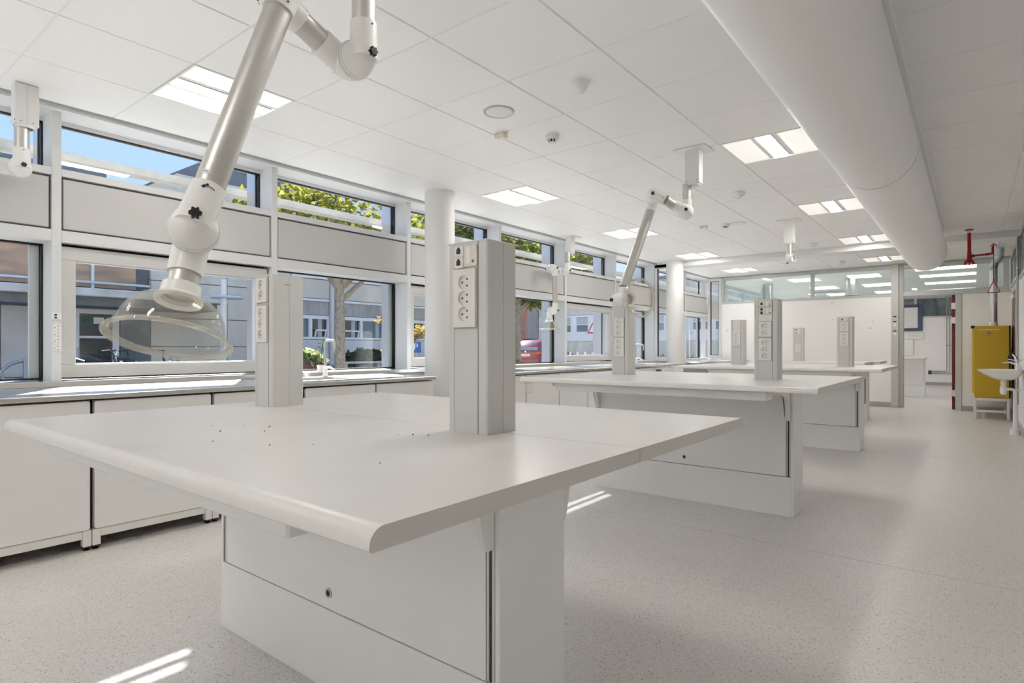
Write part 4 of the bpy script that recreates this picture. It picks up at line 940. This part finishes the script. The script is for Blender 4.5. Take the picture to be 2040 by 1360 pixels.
for i, (x, lb) in enumerate(((-.644, 'gas pipe bending at the lowest tap on the end wall'), (-.571, 'middle gas pipe bending to a tap on the end wall'), (-.511, 'gas pipe farthest from the board on the end wall'))):
    t = thing('gas_pipe', (x, YE, .9), lb, 'pipe'); z = .425 - i * .04
    b = MB(); b.path([(-1.02, YE - .03, z), (x - .05, YE - .03, z), (x - .015, YE - .03, z + .015), (x, YE - .03, z + .05), (x, YE - .03, 2.7)], .011, 8); b.build('tube', 'pipe_grey', t)
    b = MB(); b.tube((-1.10, YE - .03, z), (-1.01, YE - .03, z), .016, n=10); b.tube((-1.06, YE - .03, z - .02), (-1.06, YE - .03, z + .03), .008, n=8); b.build('tap', 'black_plastic', t)
    for zz in (1.2, 2.0): B(x - .015, x + .015, YE - .045, YE - .012, zz, zz + .02).build('clip', 'black_plastic', t)
for (x, y, lb) in ((-4.0, 15.3, 'grey round duct stub behind the window-side clerestory pane'), (-2.2, 15.3, 'grey round duct stub behind the middle clerestory pane')):
    t = thing('duct_stub', (x, y, 2.3), lb, 'duct'); b = MB(); b.tube((x, y, 2.31), (x, y, CZ), .125, n=28); b.build('tube', 'galvanised', t)
    for z in (2.31, 2.42, 2.55):
        b = MB(); b.tube((x, y, z), (x, y, z + .012), .130, n=28); b.build('ring', 'grey_frame', t)
for (x, y) in ((-4.3, 16.4), (-4.3, 20.2)):
    b = MB(); b.tube((x, y, 0), (x, y, CZ), .15, n=32); o = b.build('column', 'column_white'); o['kind'] = 'structure'; o['label'] = 'round white column in the next room'
t = thing('wall_cupboard', (-3.2, 18.4, 0), 'tall white cupboard block in the next room', 'cupboard'); B(-3.6, -2.9, 18.2, 18.8, 0, 2.55, c=.004).build('body', 'laminate', t); B(-3.59, -3.255, 18.18, 18.2, .1, 2.54, c=.003).build('door', 'laminate', t); B(-3.245, -2.91, 18.18, 18.2, .1, 2.54, c=.003).build('door', 'laminate', t)

# ------------------------------------------------------------------ courtyard
GZ = .02
struct('ground', 'grey courtyard paving outside the windows', mb=B(-60, -5.02, -30, 70, GZ - .2, GZ), mats='paving')
BX = -17.0
# ---- glazed left part of the building opposite
t = thing('glazed_building', (BX, 0, GZ), 'glazed building opposite with concrete canopy and sloping glass roof', 'building')
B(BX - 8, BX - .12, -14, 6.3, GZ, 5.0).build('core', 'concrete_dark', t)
# lower wall: pale panels, entrance door
for y0, y1 in ((-6, -4.1), (-4.08, -2.2), (-2.18, -.3), (-.28, 1.5), (1.52, 3.25), (3.27, 4.55)): B(BX - .12, BX, y0, y1, .35, 2.15, c=.01).build('wall_panel', 'panel_pale', t)
B(BX - .12, BX, 5.6, 6.28, GZ, 2.1).build('wall_panel', 'win_mid', t)
d = B(BX - .1, BX - .05, 4.62, 5.55, GZ, 2.05).build('door', 'win_dark', t)
b = MB()
for (y0, y1, z0, z1) in ((4.60, 4.72, GZ, 2.08), (5.42, 5.56, GZ, 2.08), (4.72, 5.42, 1.96, 2.08), (4.72, 5.42, 1.36, 1.42), (4.72, 5.42, GZ, .62)): b.box(BX - .06, BX + .03, y0, y1, z0, z1, 0, .006)
b.build('door_frame', 'ext_white', d)
B(BX - .04, BX - .035, 4.80, 5.0, 1.70, 1.90).build('notice', 'sign_green', d); B(BX - .04, BX - .035, 5.03, 5.25, 1.72, 1.88).build('notice', 'label_white', d)
# canopy
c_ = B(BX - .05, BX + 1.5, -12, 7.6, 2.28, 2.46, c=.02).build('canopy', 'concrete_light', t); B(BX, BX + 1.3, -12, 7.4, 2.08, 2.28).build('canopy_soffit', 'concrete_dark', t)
# curtain wall above
for k, (y0, y1) in enumerate([(-9 + 1.0 * i, -9 + 1.0 * i + .98) for i in range(15)]):
    for z0, z1 in ((2.62, 3.48), (3.56, 4.3), (4.36, 4.95)): B(BX - .1, BX - .05, y0 + .04, y1 - .02, z0, z1).build('pane', 'win_brick_reflection' if z0 < 4 else 'win_blue', t)
    B(BX - .1, BX + .02, y0 - .03, y0 + .03, 2.5, 5.0, c=.006).build('mullion', 'ext_white', t)
for z in (2.56, 3.52, 4.33, 4.98): B(BX - .1, BX + .03, -9, 6.25, z - .03, z + .03, c=.006).build('transom', 'ext_white', t)
B(BX + .03, BX + .08, -9, 6.25, 2.70, 2.76, c=.01).build('rail', 'alu', t)
# sloping glass roof
def slope(y0, y1, m, nm):
    b = MB(); za, zb = 5.0, 6.2; xa, xb = BX, BX - 3.2
    b.add([(xa, y0, za), (xa, y1, za), (xb, y1, zb), (xb, y0, zb), (xa, y0, za - .05), (xa, y1, za - .05), (xb, y1, zb - .05), (xb, y0, zb - .05)], [(0, 1, 2, 3), (7, 6, 5, 4), (0, 4, 5, 1), (1, 5, 6, 2), (2, 6, 7, 3), (3, 7, 4, 0)]); b.build(nm, m, t)
for i in range(13):
    y0 = -9.0 + 1.2 * i
    if y0 + 1.2 <= 6.3: slope(y0 + .05, y0 + 1.15, 'win_blue', 'roof_pane'); slope(y0 - .05, y0 + .05, 'ext_white', 'roof_bar')
B(BX - 3.5, BX - 3.15, -9, 6.28, 6.15, 6.28, c=.02).build('ridge', 'roof_dark', t)

# ---- concrete building
t = thing('concrete_building', (BX - 4, 13, GZ), 'stained grey concrete building opposite with low strip windows', 'building')
b = B(BX - 8, BX - .14, 6.3, 7.0, GZ, 5.4); b.box(BX - 8, BX - .14, 7.0, 19.0, GZ, 5.9); b.build('core', 'concrete', t)
b = MB(); b.prism([(6.9, 5.9), (8.2, 6.75), (19.0, 6.75), (19.0, 5.9)], 'x', BX - 8, BX - .5); b.build('upper_storey', 'roof_dark', t)
for y0, y1 in ((6.3, 8.3), (8.32, 10.3)):
    for z0, z1 in ((GZ, 1.15), (1.17, 1.92), (1.94, 2.9), (2.92, 4.3), (4.32, 5.4)): B(BX - .14, BX, y0, y1, z0, z1, c=.012).build('concrete_slab', 'concrete', t)
def facade_bay(y0, y1, kind):
    B(BX - .13, BX, y0, y1, .62, 1.40, c=.008).build('sill_panel', 'panel_pale', t)
    B(BX - .13, BX - .02, y0, y1, 2.22, 2.66).build('blind', 'blind_grey', t); B(BX - .1, BX + .04, y0, y1, 2.66, 2.74, c=.015).build('blind_box', 'ext_white', t)
    B(BX - .13, BX + .02, y0, y1, 2.76, 3.38, c=.01).build('concrete_band', 'concrete', t); B(BX - .13, BX + .06, y0, y1, 3.40, 3.85, c=.01).build('white_band', 'ext_white', t)
    B(BX - .13, BX - .02, y0, y1, 3.9, 4.7).build('upper_glass', 'win_mid', t); B(BX - .13, BX + .02, y0, y1, 4.72, 5.5, c=.01).build('concrete_band', 'concrete', t); B(BX - .13, BX + .02, y0, y1, 5.52, 6.3, c=.01).build('white_band', 'ext_white', t)
    n = 2 if y1 - y0 > 1.3 else 1
    for i in range(n):
        a = y0 + (y1 - y0) * i / n; c = y0 + (y1 - y0) * (i + 1) / n
        w = B(BX - .12, BX - .08, a + .05, c - .05, 1.46, 2.14).build('window', 'win_dark' if (kind + i) % 2 else 'win_mid', t)
        b = MB()
        for (ya, yb, z0, z1) in ((a, c, 1.42, 1.49), (a, c, 2.08, 2.20), (a, a + .06, 1.49, 2.08), (c - .06, c, 1.49, 2.08)): b.box(BX - .11, BX + .01, ya, yb, z0, z1, 0, .006)
        b.build('window_frame', 'ext_white', w)
        B(BX - .078, BX - .07, c - .38, c - .22, 1.5, 2.08).build('curtain', 'curtain', w)
        if (kind + i) % 2:
            b = MB(); yy0, yy1 = a + .16, c - .1; P = [(BX - .05, 1.52), (BX + .12, 1.52), (BX + .12, 1.56), (BX - .05, 1.56)]
            b.prism([(BX - .06, 1.50), (BX + .02, 1.72), (BX + .05, 1.72), (BX - .03, 1.50)], 'y', yy0, yy0 + .05); b.prism([(BX - .06, 1.50), (BX + .02, 1.72), (BX + .05, 1.72), (BX - .03, 1.50)], 'y', yy1 - .05, yy1); b.box(BX, BX + .05, yy0, yy1, 1.69, 1.74); b.build('tilted_sash', 'ext_white', w)
yb_ = [(10.34, 11.72), (12.0, 14.1), (14.3, 16.4), (16.6, 18.9)]
for i, (a, c) in enumerate(yb_): facade_bay(a, c, i)
for y in (11.86, 14.2, 16.5): B(BX - .1, BX + .1, y - .12, y + .12, GZ, 6.3, c=.012).build('pilaster', 'panel_pale', t)
B(BX - .1, BX, 10.3, 19, GZ, .60).build('plinth', 'concrete_dark', t)

# ---- street furniture
t = thing('brick_terrace', (-15.6, 13, GZ), 'low terrace of dark grey bricks in front of the concrete building', 'terrace')
B(-16.9, -15.3, 9.3, 18.5, GZ, .50).build('core', 'mortar', t)
for r_ in range(4):
    for k in range(30):
        y = 9.32 + .30 * k + (.15 if r_ % 2 else 0)
        if y > 18.2: continue
        B(-15.3, -15.27, y, y + .285, .36 - r_ * .12, .36 - r_ * .12 + .105, c=.006).build('brick', 'brick_grey', t)
B(-16.9, -15.26, 9.3, 18.5, .50, .54, c=.01).build('coping', 'concrete_dark', t)
t = thing('step_railing', (-15.2, 3.3, GZ), 'grey tubular handrail beside steps outside the first window', 'railing')
b = MB(); b.path([(-14.9, 3.9, 1.12), (-14.9, 3.0, .80), (-14.9, 2.86, .66), (-14.9, 2.9, .50), (-14.9, 3.1, .42), (-14.9, 3.9, .66)], .035, 10); b.build('rail', 'pipe_grey', t)
for y in (3.25, 4.1):
    b = MB(); b.tube((-14.9, y, GZ), (-14.9, y, .88 + (y - 3.25) * .3), .05, n=10); b.build('post', 'pipe_grey', t)
t = thing('entrance_steps', (-16, 3, GZ), 'grey concrete steps to the entrance opposite', 'steps')
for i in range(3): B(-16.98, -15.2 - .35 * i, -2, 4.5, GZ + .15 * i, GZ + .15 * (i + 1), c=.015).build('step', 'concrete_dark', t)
t = thing('lamp_post', (-13.2, 6.35, GZ), 'pale lamp post with flat disc head outside the opening window', 'lamp post')
b = MB(); b.tube((-13.2, 6.37, GZ), (-13.2, 6.37, 2.65), .065, n=16); b.build('post', 'ext_white', t)
b = MB(); b.lathe([(0, -.02), (.33, -.01), (.36, .01), (.30, .035), (.1, .06), (0, .06)], (-13.2, 6.45, 2.24), (0, 0, 1), 28); b.build('disc', 'ext_white', t)

def bicycle(x, y, rz, label, m='bike_frame', basket=False):
    t = thing('bicycle', (x, y, GZ), label, 'bicycle', 'parked bicycles'); t.rotation_euler = (0, 0, rz)
    # built along local X at the thing's own place
    def P(a, h, s=0): return (x + a, y + s, GZ + h)
    for a in (-.53, .53):
        b = MB(); b.path([P(a + .33 * math.cos(q * math.pi / 14), .345 + .33 * math.sin(q * math.pi / 14)) for q in range(29)], .018, 6); w = b.build('wheel', 'rubber', t)
        b = MB()
        for q in range(12): b.tube(P(a, .345, .02), P(a + .32 * math.cos(q * math.pi / 6), .345 + .32 * math.sin(q * math.pi / 6)), .0025, n=4)
        b.build('spokes', 'alu', w)
    b = MB()
    for p, q in ((P(-.53, .345), P(-.12, .30)), (P(-.12, .30), P(-.25, .80)), (P(-.53, .345), P(-.22, .72)), (P(-.12, .30), P(.33, .72)), (P(-.22, .72), P(.32, .82)), (P(.53, .345), P(.31, .92))): b.tube(p, q, .018, n=8)
    b.build('frame', m, t)
    b = MB(); b.path([P(.20, 1.04, -.30), P(.30, 1.06, -.22), P(.33, .98, -.08), P(.31, .97, 0), P(.33, .98, .08), P(.30, 1.06, .22), P(.20, 1.04, .30)], .013, 7); b.tube(P(.31, .9), P(.31, .98), .015, n=8); b.build('handlebar', 'black_plastic', t)
    b = MB(); b.path([P(-.40, .87), P(-.28, .88), P(-.12, .86)], [.08, .07, .025], 8); b.tube(P(-.25, .8), P(-.27, .86), .014, n=8); b.build('saddle', 'black_plastic', t)
    b = MB(); b.tube(P(-.12, .30, -.06), P(-.12, .30, .06), .07, n=12); b.build('crank', 'black_plastic', t)
    if basket:
        b = MB(); 
        for z in (.72, .82, .92): b.path([P(.42, z, -.16), P(.70, z, -.17), P(.70, z, .17), P(.42, z, .16), P(.42, z, -.16)], .006, 5)
        for s in (-.16, 0, .16):
            for a in (.44, .56, .69): b.tube(P(a, .70, s), P(a, .93, s), .004, n=4)
        b.build('basket', 'bike_frame', t)
    b = MB(); b.tube(P(.40, .84), P(.44, .84), .035, n=12); b.build('front_lamp', 'label_white', t)
bicycle(-12.0, 3.53, R(60), 'dark bicycle in front of the glass door')
bicycle(-12.0, 4.32, R(75), 'dark bicycle with a wire basket before the canopy', basket=True)
bicycle(-12.9, 4.05, R(65), 'dark bicycle at the edge of the rack by the glass door')
def leaves(name, m, parent, centers, n, size, seed, flat=.6):
    rnd = random.Random(seed); b = MB()
    for _ in range(n):
        c, r = centers[rnd.randrange(len(centers))]
        v = Vector((rnd.gauss(0, 1), rnd.gauss(0, 1), rnd.gauss(0, 1))).normalized() * (r * rnd.random() ** .4); v.z *= flat; p = Vector(c) + v
        d = Vector((rnd.gauss(0, 1), rnd.gauss(0, 1), rnd.gauss(0, .5))).normalized() * size * rnd.uniform(.6, 1.3); s = d.cross(Vector((rnd.gauss(0, 1), rnd.gauss(0, 1), rnd.gauss(0, 1)))).normalized() * size * .42
        b.add([p, p + d * .5 + s, p + d, p + d * .5 - s], [(0, 1, 2), (0, 2, 3)])
    o = b.build(name, m, parent, smooth=0, recalc=False); o['kind'] = 'stuff'; return o
def planter(x, y, w, h, label, m, leaf, seed):
    t = thing('planter', (x, y, GZ), label, 'planter')
    b = MB()
    for a in ((x - w, x - w + .04, y - w, y + w), (x + w - .04, x + w, y - w, y + w), (x - w + .04, x + w - .04, y - w, y - w + .04), (x - w + .04, x + w - .04, y + w - .04, y + w)): b.box(*a, GZ, GZ + h, 0, .01)
    b.box(x - w + .04, x + w - .04, y - w + .04, y + w - .04, GZ, GZ + h - .06); b.build('box', m, t)
    leaves('foliage', leaf, t, [((x, y, GZ + h + .06), w * .95), ((x + w * .4, y + w * .3, GZ + h + .04), w * .7)], 170, .20, seed); return t
planter(-11.0, 6.95, .33, .82, 'rusty square planter with pale broad leaves', 'rust', 'leaf_pale', 3)
planter(-12.6, 7.2, .40, .86, 'rusty planter with dark spiky leaves beside the lamp post', 'rust', 'leaf_green', 4)
t = thing('picnic_bench', (-13.2, 10.3, GZ), 'pale wooden courtyard bench on two legs', 'bench')
for i in range(3): B(-13.55 + .16 * i, -13.41 + .16 * i, 9.1, 11.2, .70, .75, c=.01).build('plank', 'bench_wood', t)
for y in (9.6, 10.7): B(-13.5, -13.15, y - .06, y + .06, GZ, .70, c=.01).build('leg', 'bench_wood', t)
def bush(name, label, cs, m, n, size, seed, stem=True):
    c0 = cs[0][0]; t = thing(name, (c0[0], c0[1], GZ), label, 'shrub'); leaves('foliage', m, t, cs, n, size, seed)
    b = MB()
    for c, r in cs: b.path([(c0[0], c0[1], GZ + .001), ((c[0] + c0[0]) / 2, (c[1] + c0[1]) / 2, c[2] * .5), c], [.02, .014, .006], 6)
    b.build('stem', 'bark', t); return t
bush('evergreen_shrub', 'dark evergreen hedge shrub behind the courtyard bench', [((-14.6, 11.3, .86), .36), ((-14.6, 11.8, .86), .36), ((-14.6, 12.3, .84), .36), ((-14.6, 10.8, .78), .35)], 'leaf_dark', 2600, .13, 11)
bush('golden_shrub', 'golden leaved shrub by the courtyard bench', [((-10.0, 8.34, 1.75), .22), ((-10.0, 8.44, 1.3), .2), ((-10.0, 8.87, 1.35), .25), ((-10.0, 8.52, 1.0), .2), ((-10.0, 9.32, 1.5), .25)], 'leaf_gold', 420, .10, 12)
bush('yellow_shrub', 'yellow green shrub before the parked red car', [((-9.2, 11.6, .75), .28), ((-9.2, 11.7, .45), .3), ((-9.2, 11.35, .55), .3)], 'leaf_yellow', 700, .09, 13)

def tree(label, base, h0, r0, fork, crown, m, n, size, seed):
    x, y = base; t = thing('tree', (x, y, GZ), label, 'tree'); rnd = random.Random(seed)
    b = MB(); b.path([(x, y, GZ), (x + .02, y, h0 * .35), (x - .02, y + .02, h0 * .7), (x, y, h0)], [r0 * 1.15, r0, r0 * .95, r0 * .85], 14); b.build('trunk', 'bark', t)
    for (c, r) in crown:
        c = Vector(c); s = Vector((x, y, h0 - rnd.uniform(.05, .5))); q = s.lerp(c, .5) + Vector((rnd.uniform(-.2, .2), rnd.uniform(-.2, .2), .15))
        b = MB(); b.path([s, s.lerp(q, .5), q, c], [r0 * .55, r0 * .4, r0 * .28, r0 * .12], 8); b.build('branch', 'bark', t)
        for _ in range(3):
            e_ = c + Vector((rnd.gauss(0, r * .5), rnd.gauss(0, r * .5), rnd.gauss(0, r * .3))); b = MB(); b.path([q, q.lerp(e_, .6) + Vector((0, 0, .1)), e_], [r0 * .22, r0 * .13, r0 * .05], 6); b.build('twig', 'bark', t)
    leaves('foliage', m, t, crown, n, size, seed + 1); return t
tree('courtyard tree with speckled forked trunk and yellow green leaves', (-10.4, 7.42), 2.42, .115, None,
     [((-10.6, 5.9, 3.7), .7), ((-10.0, 6.7, 3.9), .8), ((-10.7, 7.5, 4.2), .9), ((-10.1, 8.3, 3.7), .8), ((-10.9, 8.8, 3.2), .6), ((-10.2, 6.2, 2.95), .5), ((-9.8, 7.9, 2.95), .6), ((-10.4, 9.4, 3.9), .8)], 'leaf_yellow', 3300, .14, 21)
tree('leafy green tree beyond the column, hanging over the red car', (-13.6, 17.6), 2.9, .16, None,
     [((-13.2, 15.6, 4.6), 1.4), ((-12.6, 17.2, 4.4), 1.5), ((-13.6, 19.0, 4.6), 1.5), ((-12.9, 14.3, 4.9), 1.2), ((-13.4, 18.4, 3.2), .9), ((-12.6, 20.5, 4.6), 1.2)], 'leaf_mixed', 6500, .20, 31)
tree('slender tree outside the first clerestory window', (-9.6, 1.55), 2.6, .07, None,
     [((-9.6, 1.4, 3.5), .45), ((-9.4, 1.75, 3.2), .35), ((-9.8, 1.1, 3.9), .5), ((-9.7, 1.9, 2.9), .3)], 'leaf_green', 700, .11, 41)
# parking sign
t = thing('parking_sign', (-9.72, 8.91, GZ), 'blue and white parking sign on a post behind the hedge', 'sign')
b = MB(); b.tube((-9.74, 8.94, GZ), (-9.74, 8.94, 1.26), .025, n=10); b.build('post', 'pipe_grey', t)
fd = Vector((.72, -.69, 0)); mtx = Matrix.Translation((-9.70, 8.91, 1.14)) @ Matrix(((.69, 0, .72, 0), (.72, 0, -.69, 0), (0, 1, 0, 0), (0, 0, 0, 1)))
b = MB(); b.box(-.12, .12, -.12, .12, -.008, 0); b.v = [tuple(mtx @ Vector(p)) for p in b.v]; b.build('plate', 'sign_blue', t)
text_mesh('P', 'letter', .21, 'label_white', mtx @ Matrix.Translation((0, 0, .002)), t)
bush('hedge_shrub', 'dark clipped hedge under the parking sign', [((-9.15, 8.55, .66), .34), ((-9.15, 8.95, .66), .34), ((-9.15, 8.2, .62), .30)], 'leaf_dark', 1500, .09, 14)

# ---- red car
def car(x, y, rz, label):
    t = thing('car', (x, y, 0), label, 'car'); t.rotation_euler = (0, 0, rz); z0 = GZ
    # cross sections along local Y, rear at -2.1; (y, half width low, half width top, z belt, z top)
    secs = [(-2.12, .78, .74, .35, .62, .88), (-2.05, .86, .80, .28, .70, .98), (-1.85, .89, .66, .25, .98, 1.36), (-1.4, .90, .60, .25, 1.0, 1.52), (-.2, .90, .60, .25, .98, 1.56), (.5, .90, .62, .25, .96, 1.45), (1.2, .89, .78, .25, .93, 1.0), (1.9, .84, .72, .27, .80, .86), (2.1, .72, .62, .35, .66, .72)]
    b = MB(); n = 10
    for (yy, w, wt, zl, zb, zt) in secs:
        pr = [(w * .92, zl), (w, zl + .15), (w, zb * .9), (w * .97, zb), (wt, zt - .05), (wt * .85, zt)]; pr = pr + [(-a, z) for a, z in reversed(pr)]
        b.v += [(x + a, y + yy, z0 + z) for a, z in pr]
    k = 12
    for j in range(len(secs) - 1):
        for i in range(k): b.f.append((j * k + i, j * k + (i + 1) % k, (j + 1) * k + (i + 1) % k, (j + 1) * k + i)); b.m.append(0)
    b.f += [tuple(range(k)), tuple(len(b.v) - 1 - i for i in range(k))]; b.m += [0, 0]; b.build('body', 'car_red', t, smooth=50)
    b = MB(); b.add([(x - .66, y - 2.06, z0 + 1.0), (x + .66, y - 2.06, z0 + 1.0), (x + .54, y - 1.80, z0 + 1.40), (x - .54, y - 1.80, z0 + 1.40), (x - .66, y - 2.02, z0 + 1.0), (x + .66, y - 2.02, z0 + 1.0), (x + .54, y - 1.76, z0 + 1.40), (x - .54, y - 1.76, z0 + 1.40)], [(0, 1, 2, 3), (7, 6, 5, 4), (0, 4, 5, 1), (1, 5, 6, 2), (2, 6, 7, 3), (3, 7, 4, 0)]); b.build('rear_window', 'car_glass', t)
    for s in (-1, 1):
        b = MB(); b.add([(x + s * .905, y - 1.5, z0 + 1.02), (x + s * .905, y + .55, z0 + 1.0), (x + s * .66, y + .3, z0 + 1.42), (x + s * .64, y - 1.3, z0 + 1.46), (x + s * .86, y - 1.5, z0 + 1.02), (x + s * .86, y + .55, z0 + 1.0), (x + s * .62, y + .3, z0 + 1.42), (x + s * .60, y - 1.3, z0 + 1.46)], [(0, 1, 2, 3), (7, 6, 5, 4), (0, 4, 5, 1), (1, 5, 6, 2), (2, 6, 7, 3), (3, 7, 4, 0)]); b.build('side_window', 'win_dark', t)
        B(x + s * .60, x + s * .86, y - 2.13, y - 2.02, z0 + .78, z0 + .95, c=.02).build('tail_light', 'tail_light', t)
        for yy in (-1.35, 1.35):
            b = MB(); b.tube((x + s * .72, y + yy, z0 + .31), (x + s * .91, y + yy, z0 + .31), .31, n=22); w = b.build('wheel', 'rubber', t)
            b = MB(); b.tube((x + s * .90, y + yy, z0 + .31), (x + s * .915, y + yy, z0 + .31), .19, n=18); b.build('hub', 'alu', w)
    p = B(x - .27, x + .27, y - 2.145, y - 2.125, z0 + .70, z0 + .82, c=.004).build('licence_plate', 'label_white', t)
    b = MB()
    for i in range(7):
        if i != 2: b.box(x - .21 + i * .062, x - .17 + i * .062, y - 2.147, y - 2.145, z0 + .73, z0 + .79)
    b.build('plate_characters', 'mark_grey', p)
    b = MB(); b.lathe([(0, -.01), (.045, -.01), (.05, 0)], (x, y - 2.10, z0 + .93), (0, 1, 0), 14); b.build('round_badge', 'chrome', t)
    B(x - .80, x + .80, y - 2.18, y - 2.08, z0 + .36, z0 + .58, c=.04).build('bumper', 'car_red', t)
    for s in (-.55, .55): B(x + s - .02, x + s + .02, y - 1.3, y + .2, z0 + 1.53, z0 + 1.60, c=.008).build('roof_rail', 'black_plastic', t)
car(-17.9, 25.6, R(8), 'dark red hatchback parked in the courtyard, seen from behind')

# ---- far buildings
t = thing('white_building', (-20, 36, GZ), 'pale far building with square windows at the end of the courtyard', 'building'); FY = 36.0
B(-25.7, -4, FY + .14, FY + 8, GZ, 5.6).build('core', 'concrete', t)
B(-25.7, -4, FY, FY + .14, GZ, 1.6).build('plinth', 'concrete', t); B(-25.7, -4, FY - .05, FY + .14, 3.5, 5.6, c=.02).build('concrete_band', 'concrete_light', t)
B(-25.7, -3.8, FY - .3, FY + 8.2, 5.6, 5.8, c=.02).build('roof_edge', 'roof_dark', t)
B(-25.7, -4, FY - .02, FY + .12, 1.62, 3.48).build('wall', 'ext_white', t)
for i in range(15):
    x = -25.2 + 1.42 * i
    w = B(x, x + .98, FY - .06, FY - .03, 2.28, 3.36).build('window', 'win_mid', t)
    b = MB(); pane = ((x - .05, x + 1.03, 2.22, 2.30), (x - .05, x + 1.03, 3.34, 3.42), (x - .05, x + .03, 2.30, 3.34), (x + .95, x + 1.03, 2.30, 3.34), (x + .03, x + .95, 2.78, 2.84))
    for a in pane: b.box(a[0], a[1], FY - .09, FY - .02, a[2], a[3])
    b.build('window_frame', 'label_white', w); B(x + .05, x + .93, FY - .068, FY - .062, 2.86, 3.32).build('blind', 'curtain', w)
t = thing('brick_building', (-30, 34, GZ), 'red brick gable behind the parked car', 'building')
B(-34, -25.75, 34.6, 42, GZ, 4.2).build('core', 'mortar', t)
bme = None
for r_ in range(26):
    for k in range(12):
        x = -28.35 + .22 * k + (.11 if r_ % 2 else 0); z = .9 + r_ * .1
        if x + .205 > -25.72: continue
        if bme is None: bme = B(x, x + .205, 34.57, 34.62, z, z + .085, c=.004).build('brick', 'brick', t); b0 = (x, z)
        else:
            o = bme.copy(); COL.objects.link(o); o.parent = t; o.location = (x - b0[0], 0, z - b0[1])
B(-34, -28.36, 34.57, 34.62, GZ, 4.2).build('plain_wall', 'brick', t); B(-28.36, -25.75, 34.57, 34.6, GZ, .9).build('plain_wall', 'brick', t); B(-28.36, -25.75, 34.57, 34.6, 3.5, 4.2).build('plain_wall', 'brick', t)
b = MB(); b.prism([(-34.2, 4.2), (-25.76, 4.2), (-29.9, 6.4)], 'y', 34.5, 42); b.build('roof', 'roof_dark', t)
t = thing('warning_sign', (-14.5, 27, GZ), 'red bordered triangular road sign outside the opening window with a handle', 'sign')
b = MB(); b.tube((-15.75, 27.0, GZ), (-15.75, 27.0, 2.2), .03, n=10); b.build('post', 'pipe_grey', t)
b = MB(); b.prism([(-16.1, 1.9), (-15.4, 1.9), (-15.75, 2.5)], 'y', 26.93, 26.96); b.build('border', 'sign_red', t); b = MB(); b.prism([(-15.97, 1.98), (-15.53, 1.98), (-15.75, 2.35)], 'y', 26.92, 26.93); b.build('face', 'label_white', t)
t = thing('bollard_rail', (-13.5, 20, GZ), 'row of white bollards before the far building', 'bollards')
for i in range(4):
    b = MB(); x = -15.6 + .42 * i; b.tube((x, 24.5, GZ), (x, 24.5, .95), .045, n=10); b.build('bollard', 'ext_white', t)
t = thing('shrub_bed', (-9.5, 19, GZ), 'grey green plants outside the windows beyond the bulkhead', 'shrub')
b = MB(); b.path([(-8.2, 19.5, GZ), (-8.2, 19.5, .5)], .03, 6); b.build('stem', 'bark', t)
leaves('foliage', 'leaf_green', t, [((-8.2, 18.5, .5), .6), ((-8.3, 19.6, .6), .7), ((-8.2, 20.6, .5), .6)], 900, .14, 55)
